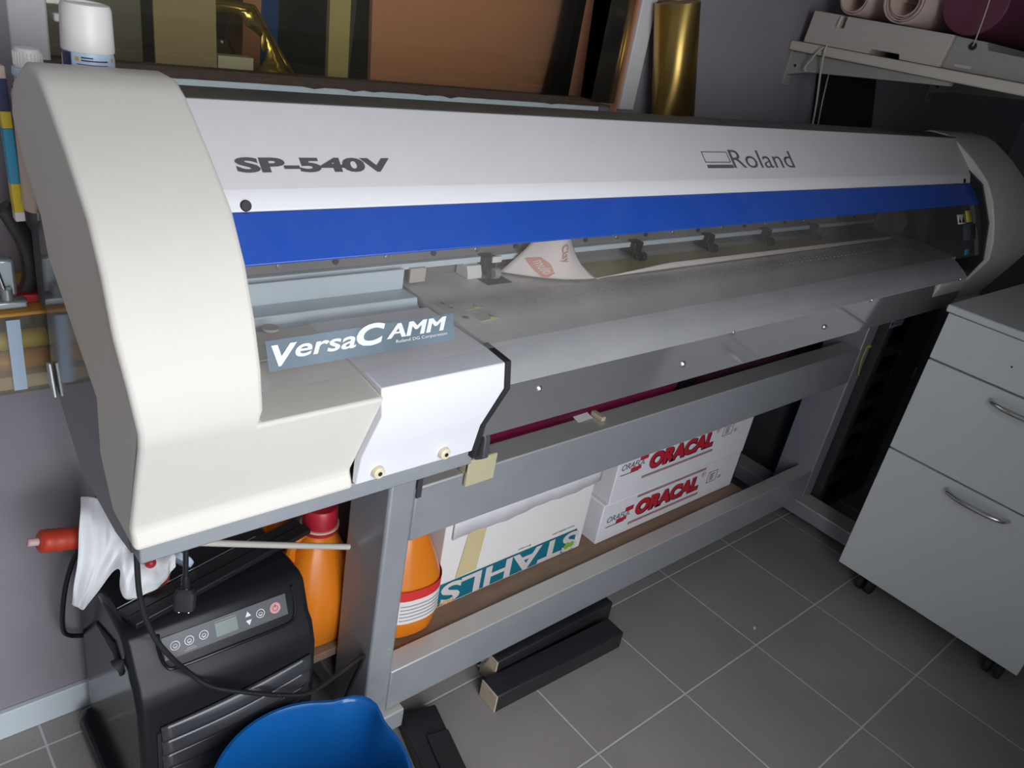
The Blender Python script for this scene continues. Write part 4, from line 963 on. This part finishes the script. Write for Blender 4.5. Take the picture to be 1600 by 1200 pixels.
bm = text(B(), 'PRINT', plane_fn((-0.738, 0.0800, 0.1985), (-1, 0, 0), (0, 0, -1), 0.0004), 0.050, 0.012, bold=0.02, t=0.0003); obj('orange_lettering', bm, M['orangeprint'], ST)
bm = B(); f_ = fy(-0.742, 0.250); q = [bm.verts.new(f_(a, b, 0.0008)) for a, b in ((0, 0), (0.058, 0.004), (0.068, 0.125), (0.018, 0.122))]; bm.faces.new(q); obj('tape_patch', bm, M['tape'], ST)
bm = B(); disc(bm, fy(-0.388, 0.205, 0.0802), 0, 0, 0.010, t=0.0005); disc(bm, fy(-0.372, 0.205, 0.0802), 0, 0, 0.0085, t=0.0006); obj('green_mark', bm, M['green'], ST)

def oracal(z0, z1, x0, x1, y0, ztext, label, zlogo, lower):
    t = thing('vinyl_box', label, 'box', ((x0 + x1) / 2, 0.2, z0))
    obj('carton_body', boxb(x0, x1, y0, 0.325, z0, z1), M['carton2'], t, bevel=0.003)
    yy = y0 - 0.0004; fn = lambda x, z, l=0: plane_fn((x, yy - l, z), (1, 0, 0), (0, 0, 1), 0.0002)
    xt = -0.160; w = 0.275; h = 0.050
    bm = text(B(), 'ORACAL', fn(xt + 0.002, ztext - 0.004), w + 0.004, h + 0.003, bold=0.10, t=0.0002, spacing=1.02); obj('letter_shadow', bm, M['blackprint'], t)
    bm = text(B(), 'ORACAL', fn(xt, ztext, 0.0006), w, h, bold=0.06, t=0.0003, spacing=1.02); obj('brand_lettering', bm, M['oraclered'], t)
    bm = B()
    for zz, xa, xb in ((ztext + h + 0.012, -0.165, 0.135), (ztext - 0.017, -0.175, 0.130)):
        bar(bm, fn(xa, zz), 0, xb - xa, 0, 0.0022)
    obj('black_rule', bm, M['blackprint'], t)
    bm = B()
    for zz, xa, xb in ((ztext + h + 0.0165, -0.165, 0.135), (ztext - 0.0215, -0.175, 0.130)):
        bar(bm, fn(xa, zz), 0, xb - xa, 0, 0.0022)
    obj('red_rule', bm, M['oraclered'], t)
    bm = B(); f2 = fn(0.126, ztext + h - 0.006); ring(bm, f2, 0.004, 0.002, 0.009, 0.0012); text(bm, 'R', fn(0.1265, ztext + h - 0.008), 0.007, 0.009, t=0.0003); obj('registered_mark', bm, M['oraclered'], t)
    bm = B(); f3 = fn(0.158, zlogo)
    for a0, a1, b0, b1 in ((0, 0.045, 0, 0.0014), (0, 0.045, 0.036, 0.0374), (0, 0.0014, 0, 0.0374), (0.0436, 0.045, 0, 0.0374), (0.010, 0.034, 0.027, 0.029), (0.012, 0.014, 0.006, 0.025), (0.018, 0.020, 0.006, 0.025), (0.024, 0.026, 0.006, 0.025), (0.055, 0.070, 0.004, 0.006), (0.055, 0.070, 0.010, 0.012)): bar(bm, f3, a0, a1, b0, b1)
    obj('pictogram', bm, M['greyprint'], t)
    bm = text(B(), 'ORAFOL', fn(-0.268, zlogo + 0.008), 0.090, 0.018, bold=0.005, shear=0.2, t=0.0003); obj('maker_lettering', bm, M['greyprint'], t)
    bm = B(); f4 = fn(-0.268, zlogo - 0.006)
    bar(bm, f4, 0.038, 0.078, 0.002, 0.013); bar(bm, f4, 0.066, 0.098, 0.028, 0.042); obj('maker_badge', bm, M['oraclered'], t)
    bm = B(); bar(bm, f4, 0, 0.07, -0.001, 0.001); obj('maker_rule', bm, M['blackprint'], t)
    return t
oracal(0.181, 0.302, -0.293, 0.306, 0.066, 0.226, 'lower of the two stacked white vinyl boxes with red lettering', 0.232, True)
oracal(0.3025, 0.470, -0.282, 0.306, 0.064, 0.374, 'upper of the two stacked white vinyl boxes with red lettering', 0.392, False)
o = obj('blue_crate', boxb(0.335, 0.585, 0.200, 0.335, 0.0, 0.47), M['navy'], bevel=0.004); tag(o, 'dark navy box standing beyond the right end of the wood board', 'box')

def jug(x, y, z, s, rz, label, cap='redcap', lab=False, wide=1.0, tall=1.0):
    t = thing('orange_jug', label, 'jug', (x, y, z), 'orange jugs behind the grey post')
    R = Matrix.Rotation(rz, 3, 'Z')
    bm = B()
    prof = [(0.056, 0.0), (0.066, 0.006), (0.0705, 0.03), (0.0735, 0.07), (0.0735, 0.112), (0.069, 0.135), (0.055, 0.180), (0.038, 0.222), (0.030, 0.240), (0.0285, 0.252), (0.0285, 0.262)]
    lathe(bm, [(r * s, h * s * tall) for r, h in prof], (0, 0, 0), n=48, sq=(wide, 0.95, 2.5))
    for v in bm.verts: v.co = R @ v.co + Vector((x, y, z))
    obj('jug_body', bm, M['orange'], t, angle=45)
    dz = 0.262 * s * (tall - 1)
    bm = lathe(B(), [(0.034 * s, 0.250 * s), (0.0365 * s, 0.252 * s), (0.0365 * s, 0.260 * s), (0.033 * s, 0.262 * s), (0.0325 * s, 0.298 * s), (0.029 * s, 0.303 * s), (0.001, 0.303 * s)], (x, y, z + dz), n=32)
    obj('cap', bm, M[cap], t)
    bm = lathe(B(), [(0.0369 * s, 0.2605 * s), (0.0369 * s, 0.2635 * s)], (x, y, z + dz), n=32); obj('cap_ring', bm, M['knob'], t)
    bm = B(); pts = [(-0.055, 0, 0.172), (-0.058, 0, 0.215), (-0.040, 0, 0.248), (-0.012, 0, 0.250)]
    tube(bm, [R @ (Vector((p[0], p[1], p[2] * tall)) * s) + Vector((x, y, z)) for p in pts], 0.010 * s, n=10); obj('handle', bm, M['orange'], t)
    if lab:
        def lf(a0, a1, z0, z1):
            b = B(); V = []
            for i in range(15):
                a = a0 + (a1 - a0) * i / 14; ca, sa = math.cos(a), math.sin(a)
                ca = math.copysign(abs(ca) ** (2 / 2.5), ca); sa = math.copysign(abs(sa) ** (2 / 2.5), sa) * 0.95
                e = R @ (Vector((ca, sa, 0)) * 0.0740 * s) + Vector((x, y, z))
                V.append((b.verts.new(e + Vector((0, 0, z0 * s))), b.verts.new(e + Vector((0, 0, z1 * s)))))
            for q, p in zip(V, V[1:]): b.faces.new((q[0], p[0], p[1], q[1]))
            return b
        lb = obj('label_panel', lf(-2.6, -0.15, 0.048, 0.106), M['labelwhite'], t, label='white and red product label')
        obj('red_label_band', lf(-2.6, -0.15, 0.106, 0.130), M['redlabel'], t)
        bm = B()
        for k in range(9):
            a0 = -0.62 + 0.04 * k; b2 = lf(a0, a0 + 0.016 + 0.012 * (k % 2), 0.076, 0.096)
            me = bpy.data.meshes.new('tmp'); b2.to_mesh(me); b2.free(); bm.from_mesh(me); bpy.data.meshes.remove(me)
        for v in bm.verts: v.co += Vector((0.0004, -0.0005, 0))
        obj('bar_code', bm, M['blackprint'], lb)
        bm = B()
        for k in range(5):
            b2 = lf(-2.0, -0.85, 0.056 + 0.009 * k, 0.0585 + 0.009 * k)
            me = bpy.data.meshes.new('tmp'); b2.to_mesh(me); b2.free(); bm.from_mesh(me); bpy.data.meshes.remove(me)
        for v in bm.verts: v.co += Vector((0.0002, -0.0006, 0))
        obj('label_print', bm, M['bracket'], lb)
    return t
jug(-1.030, 0.172, 0.1805, 1.00, 0.0, 'orange jug with dark red cap left of the grey post', wide=1.10)
jug(-0.866, 0.106, 0.1805, 1.03, -0.1, 'orange jug with red and white label right of the grey post', lab=True)
jug(-1.058, 0.296, 0.1805, 0.62, 0.4, 'slim orange jug farther back behind the capped jug', tall=1.75)

# magenta roll behind the upper rail
MR = thing('magenta_vinyl_roll', 'magenta vinyl roll lying behind the upper rail of the stand', 'roll', (-0.35, 0.19, 0.52))
my, mz = 0.1925, 0.5655
obj('vinyl', cylb((-0.955, my, mz), (-0.020, my, mz), 0.0565, n=40), M['magenta'], MR, bevel=0.001)
obj('core', cylb((-0.959, my, mz), (-0.016, my, mz), 0.038, n=28), M['kraft'], MR)
o = obj('black_vinyl_roll', cylb((0.0, my, 0.5605), (0.075, my, 0.5605), 0.0515, n=36), M['black']); tag(o, 'short black vinyl roll beside the magenta roll behind the rail', 'roll')
o = obj('maroon_vinyl_roll', cylb((0.09, my, 0.5605), (0.55, my, 0.5605), 0.0515, n=36), M['purple']); tag(o, 'dark maroon vinyl roll at the right behind the upper rail', 'roll')
WB = thing('rail_slip', 'folded white card slip with wood peg lying on the upper rail', 'card', (-0.49, 0.03, 0.6265))
obj('card', slab(B(), (-0.53, 0.018, 0.6278), (1, 0.05, 0), (0, 1, 0.25), 0.045, 0.018, 0.0006), M['labelwhite'], WB)
obj('wood_peg', boxb(-0.478, -0.466, 0.000, 0.033, 0.6272, 0.637), M['woodend'], WB, bevel=0.001)

# ------------------------------------------------------------------ black timbers on the floor
def timber(name, label, x0, x1, y0, y1, z0, z1, yaw=0.0, nail=False):
    t = thing(name, label, 'timber', ((x0 + x1) / 2, (y0 + y1) / 2, z0))
    R = Matrix.Rotation(yaw, 3, 'Z'); pv = ((x0 + x1) / 2, (y0 + y1) / 2, 0)
    obj('beam', boxb(x0, x1, y0, y1, z0, z1, rot=R, piv=pv), M['blackwood'], t, bevel=0.003)
    obj('raw_end', boxb(x0 - 0.003, x0 + 0.001, y0 + 0.001, y1 - 0.001, z0 + 0.001, z1 - 0.002, rot=R, piv=pv), M['woodend'], t, bevel=0.0008, label='bare broken wood end')
    if nail: obj('metal_rod', cylb((x0 - 0.035, (y0 + y1) / 2, z1 - 0.015), (x0 + 0.01, (y0 + y1) / 2, z1 - 0.015), 0.003, n=10), M['steel'], t)
timber('black_timber', 'front black timber with a bare broken end on the floor tiles', -0.722, -0.328, -0.105, -0.048, 0.0, 0.050, math.radians(-2.0))
timber('black_timber', 'rear black timber with a metal rod, partly under the lower rail', -0.680, -0.300, -0.040, 0.012, 0.0, 0.076, 0.0, nail=True)
t = thing('floor_bar', 'black grooved bar lying on the floor beside the blue bucket', 'bar', (-0.92, -0.15, 0))
R = Matrix.Rotation(math.radians(-14), 3, 'Z')
pv = (-0.926, -0.20, 0)
obj('bar', boxb(pv[0] - 0.040, pv[0] + 0.040, pv[1] - 0.18, pv[1] + 0.18, 0, 0.040, rot=R, piv=pv), M['blackwood'], t, bevel=0.003)
obj('raised_strip', boxb(pv[0] - 0.008, pv[0] + 0.040, pv[1] - 0.18, pv[1] + 0.11, 0.0402, 0.046, rot=R, piv=pv), M['blackwood'], t, bevel=0.002)
o = obj('paper_scrap', slab(B(), (0.048, -0.266, 0.0005), (1, 0.7, 0.1), (-0.5, 1, 0.1), 0.010, 0.006, 0.0006), M['labelwhite']); tag(o, 'tiny white scrap lying on a floor tile', 'scrap')

# ------------------------------------------------------------------ drawer cabinet
CB = thing('drawer_cabinet', 'white three drawer cabinet on castors in front of the printer right end', 'cabinet', (0.75, -0.515, 0))
cx0, cy0, cy1 = 0.452, -0.770, -0.264
obj('carcass', boxb(cx0 + 0.018, 1.05, cy0 + 0.006, cy1 - 0.002, 0.070, 0.868), M['cabwhite'], CB, bevel=0.002)
obj('worktop', boxb(cx0 - 0.006, 1.06, cy0 - 0.002, cy1 + 0.008, 0.8685, 0.888), M['cabwhite'], CB, bevel=0.004, seg=3)
for i, (z0, z1, hz) in enumerate(((0.7425, 0.866, None), (0.4715, 0.7375, 0.705), (0.070, 0.4665, 0.439))):
    dr = obj('drawer', boxb(cx0, cx0 + 0.016, cy0, cy1, z0, z1), M['cabwhite'], CB, bevel=0.0015)
    if hz:
        pts = [(cx0 - 0.001, -0.436, hz), (cx0 - 0.020, -0.447, hz + 0.001), (cx0 - 0.031, -0.480, hz), (cx0 - 0.033, -0.515, hz), (cx0 - 0.031, -0.55, hz), (cx0 - 0.020, -0.583, hz), (cx0 - 0.001, -0.594, hz)]
        obj('handle', tube(B(), pts, lambda t: 0.0045 + 0.0025 * math.sin(t * PI), n=12, k=6, flat=1.0), M['chrome'], dr)
    else:
        obj('lock_hole', cylb((cx0 + 0.001, -0.445, 0.80), (cx0 - 0.0008, -0.445, 0.80), 0.0025, n=10), M['black'], dr)
for y in (-0.345, -0.715):
    for x in (0.505, 0.98):
        c = obj('caster', boxb(x - 0.024, x + 0.024, y - 0.020, y + 0.020, 0.052, 0.0695), M['black'], CB, bevel=0.004)
        bm = B()
        for dy in (-0.014, 0.014): cyl(bm, (x, y + dy - 0.008, 0.027), (x, y + dy + 0.008, 0.027), 0.027, n=28)
        obj('wheel', bm, M['rubber'], c, bevel=0.003)

# ------------------------------------------------------------------ dark slotted rack right of the stand
RK = thing('slotted_rack', 'dark grey slotted rack between the printer right post and the white cabinet', 'rack', (0.86, 0.1, 0))
rx0, rx1, ry0, ry1, rz1 = 0.712, 1.08, -0.048, 0.31, 0.755
bm = B(); box(bm, rx0, rx0 + 0.012, ry0, ry1, 0.0, rz1); box(bm, rx1 - 0.012, rx1, ry0, ry1, 0.0, rz1); box(bm, rx0 + 0.012, rx1 - 0.012, ry1 - 0.012, ry1, 0, rz1); box(bm, rx0 + 0.012, rx1 - 0.012, ry0, ry1 - 0.012, rz1 - 0.012, rz1); box(bm, rx0 + 0.012, rx1 - 0.012, ry0, ry1 - 0.012, 0.0, 0.02)
obj('frame', bm, M['rack'], RK, bevel=0.002)
obj('side_strip', boxb(rx0 + 0.012, rx0 + 0.040, ry0, ry0 + 0.006, 0.02, rz1 - 0.012), M['rack'], RK, bevel=0.001)
obj('front_panel', boxb(rx0 + 0.17, rx1 - 0.012, ry0, ry0 + 0.006, 0.02, rz1 - 0.012), M['rack'], RK)
for z in (0.62, 0.525, 0.43, 0.335, 0.24, 0.145):
    obj('slot_tray', boxb(rx0 + 0.040, rx0 + 0.168, ry0 + 0.002, ry1 - 0.02, z - 0.035, z), M['rack'], RK, bevel=0.002)
st_ = obj('pale_sticker', boxb(rx0 + 0.002, rx0 + 0.088, ry0 - 0.0008, ry0 - 0.0001, 0.692, 0.744), M['sticker'], RK)
bm = B(); box(bm, rx0 + 0.008, rx0 + 0.018, ry0 - 0.0014, ry0 - 0.0009, 0.699, 0.712)
obj('sticker_mark', bm, M['blackprint'], st_)
bm = B()
for k in range(4): box(bm, rx0 + 0.026, rx0 + 0.078 - 0.01 * (k % 2), ry0 - 0.0014, ry0 - 0.0009, 0.702 + k * 0.010, 0.7045 + k * 0.010)
obj('sticker_print', bm, M['panelgrey'], st_)

# ------------------------------------------------------------------ wall shelf top right
SF = thing('wall_shelf', 'cream wall shelf on a grey bracket above the printer right end', 'shelf', (0.9, 0.1, 1.38))
obj('board', boxb(0.400, 1.60, -0.330, 0.366, 1.380, 1.4045), M['shelfwhite'], SF, bevel=0.004, seg=3)
for x in (0.418, 1.35):
    br = obj('bracket', prism(B(), [(0.362, 1.3795), (-0.068, 1.3795), (-0.068, 1.370), (0.30, 1.335), (0.362, 1.318)], x, x + 0.022), M['bracket'], SF, bevel=0.002)
    obj('wall_plate', boxb(x - 0.004, x + 0.026, 0.360, 0.3668, 1.292, 1.3795), M['bracket'], br, bevel=0.001)
    obj('bracket_screw', cylb((x - 0.0005, 0.342, 1.345), (x + 0.0, 0.342, 1.345), 0.004, n=12), M['black'], br)
DV = thing('flatbed_device', 'pale grey flat plastic device lying on the wall shelf', 'device', (0.70, 0.05, 1.405))
# side outline seen from the end: notch at the top, long hand slot at the bottom
side = [(0.336, 1.4055), (0.150, 1.4055), (0.146, 1.4175), (0.072, 1.4175), (0.068, 1.4055), (-0.032, 1.4055), (-0.040, 1.4775), (0.234, 1.481), (0.236, 1.452), (0.250, 1.452), (0.252, 1.4815), (0.330, 1.4825)]
bm = B(); prism(bm, side, 0.412, 0.95); obj('main_housing', bm, M['device'], DV, bevel=0.0015)
low = [(-0.0325, 1.4055), (-0.285, 1.4055), (-0.290, 1.452), (-0.120, 1.458), (-0.112, 1.474), (-0.0405, 1.4765)]
bm = B(); prism(bm, low, 0.424, 0.95); obj('front_tray', bm, M['bracket'], DV, bevel=0.0015)
obj('latch', boxb(0.4205, 0.4238, -0.10, -0.060, 1.412, 1.420), M['device'], DV, bevel=0.001)
obj('round_socket', cylb((0.4205, -0.085, 1.461), (0.4242, -0.085, 1.461), 0.0085, n=18), M['black'], DV)
obj('stop_peg', cylb((0.409, 0.252, 1.453), (0.409, 0.248, 1.479), 0.0035, n=10), M['shelfwhite'], DV)
def roll(y, z, r, turns, x0, label, m='paperroll', th=0.0028):
    bm = B(); V = []
    N_ = int(turns * 40)
    for i in range(N_ + 1):
        a = 2 * PI * i / 40; rr = r - (turns - i / 40) * th * 1.9
        p = Vector((0, y + rr * math.cos(a), z + rr * math.sin(a)))
        V.append((bm.verts.new(p + Vector((x0 + 0.004 * math.sin(a * 0.7), 0, 0))), bm.verts.new(p + Vector((0.98, 0, 0)))))
    for a, b in zip(V, V[1:]): bm.faces.new((a[0], b[0], b[1], a[1]))
    return tag(obj('paper_roll', bm, M[m], solid=th), label, 'roll', 'rolls on the wall shelf device')
roll(0.245, 1.4825 + 0.0420, 0.0405, 2.3, 0.435, 'loose pinkish paper roll at the wall end of the shelf device')
roll(0.108, 1.4800 + 0.0530, 0.0515, 4.2, 0.425, 'thick many layered paper roll in the middle of the shelf device')
o = obj('purple_vinyl_roll', cylb((0.47, -0.035, 1.4795 + 0.0750), (0.98, -0.035, 1.4795 + 0.0750), 0.0735, n=48), M['purple'], bevel=0.002); tag(o, 'fat dull purple vinyl roll on the shelf device', 'roll')
bm = tube(B(), [(0.421, -0.085, 1.461), (0.416, -0.088, 1.475), (0.417, -0.086, 1.53), (0.42, -0.08, 1.60)], 0.0014, n=6); o = obj('thin_string', bm, M['cord']); tag(o, 'thin string rising from the socket of the shelf device', 'string')
cable('white_cord', [(0.396, 0.262, 1.402), (0.392, 0.272, 1.392), (0.394, 0.288, 1.365), (0.398, 0.300, 1.345), (0.402, 0.296, 1.338)], 0.0028, 'pale looped cord end below the shelf edge', 'cord', 'cord')
cable('hanging_cord', [(0.393, 0.255, 1.4075), (0.391, 0.255, 1.39), (0.405, 0.255, 1.34), (0.437, 0.256, 1.26), (0.463, 0.260, 1.190)], 0.0026, 'pale cord hanging straight from the shelf to the printer back', 'cord', 'cord')
cable('thin_hanging_cord', [(0.53, 0.300, 1.379), (0.53, 0.300, 1.34), (0.545, 0.300, 1.26), (0.565, 0.300, 1.189)], 0.0018, 'thinner cord hanging behind the straight pale cord', 'cord', 'cord')
# dark slab covering the dark area of wall under the shelf
bm = B(); a = [bm.verts.new(p) for p in ((0.60, 0.318, 1.1895), (0.935, 0.318, 1.1895), (0.91, 0.354, 1.365), (0.565, 0.354, 1.365))]; b = [bm.verts.new(v.co + Vector((0, 0.008, 0.001))) for v in a]
bm.faces.new(a); bm.faces.new(b[::-1])
for i in range(4): bm.faces.new((a[i], b[i], b[(i + 1) % 4], a[(i + 1) % 4]))
o = obj('dark_slab', bm, M['black'], bevel=0.001); tag(o, 'dark slab leaning on the wall under the shelf behind the printer', 'board')
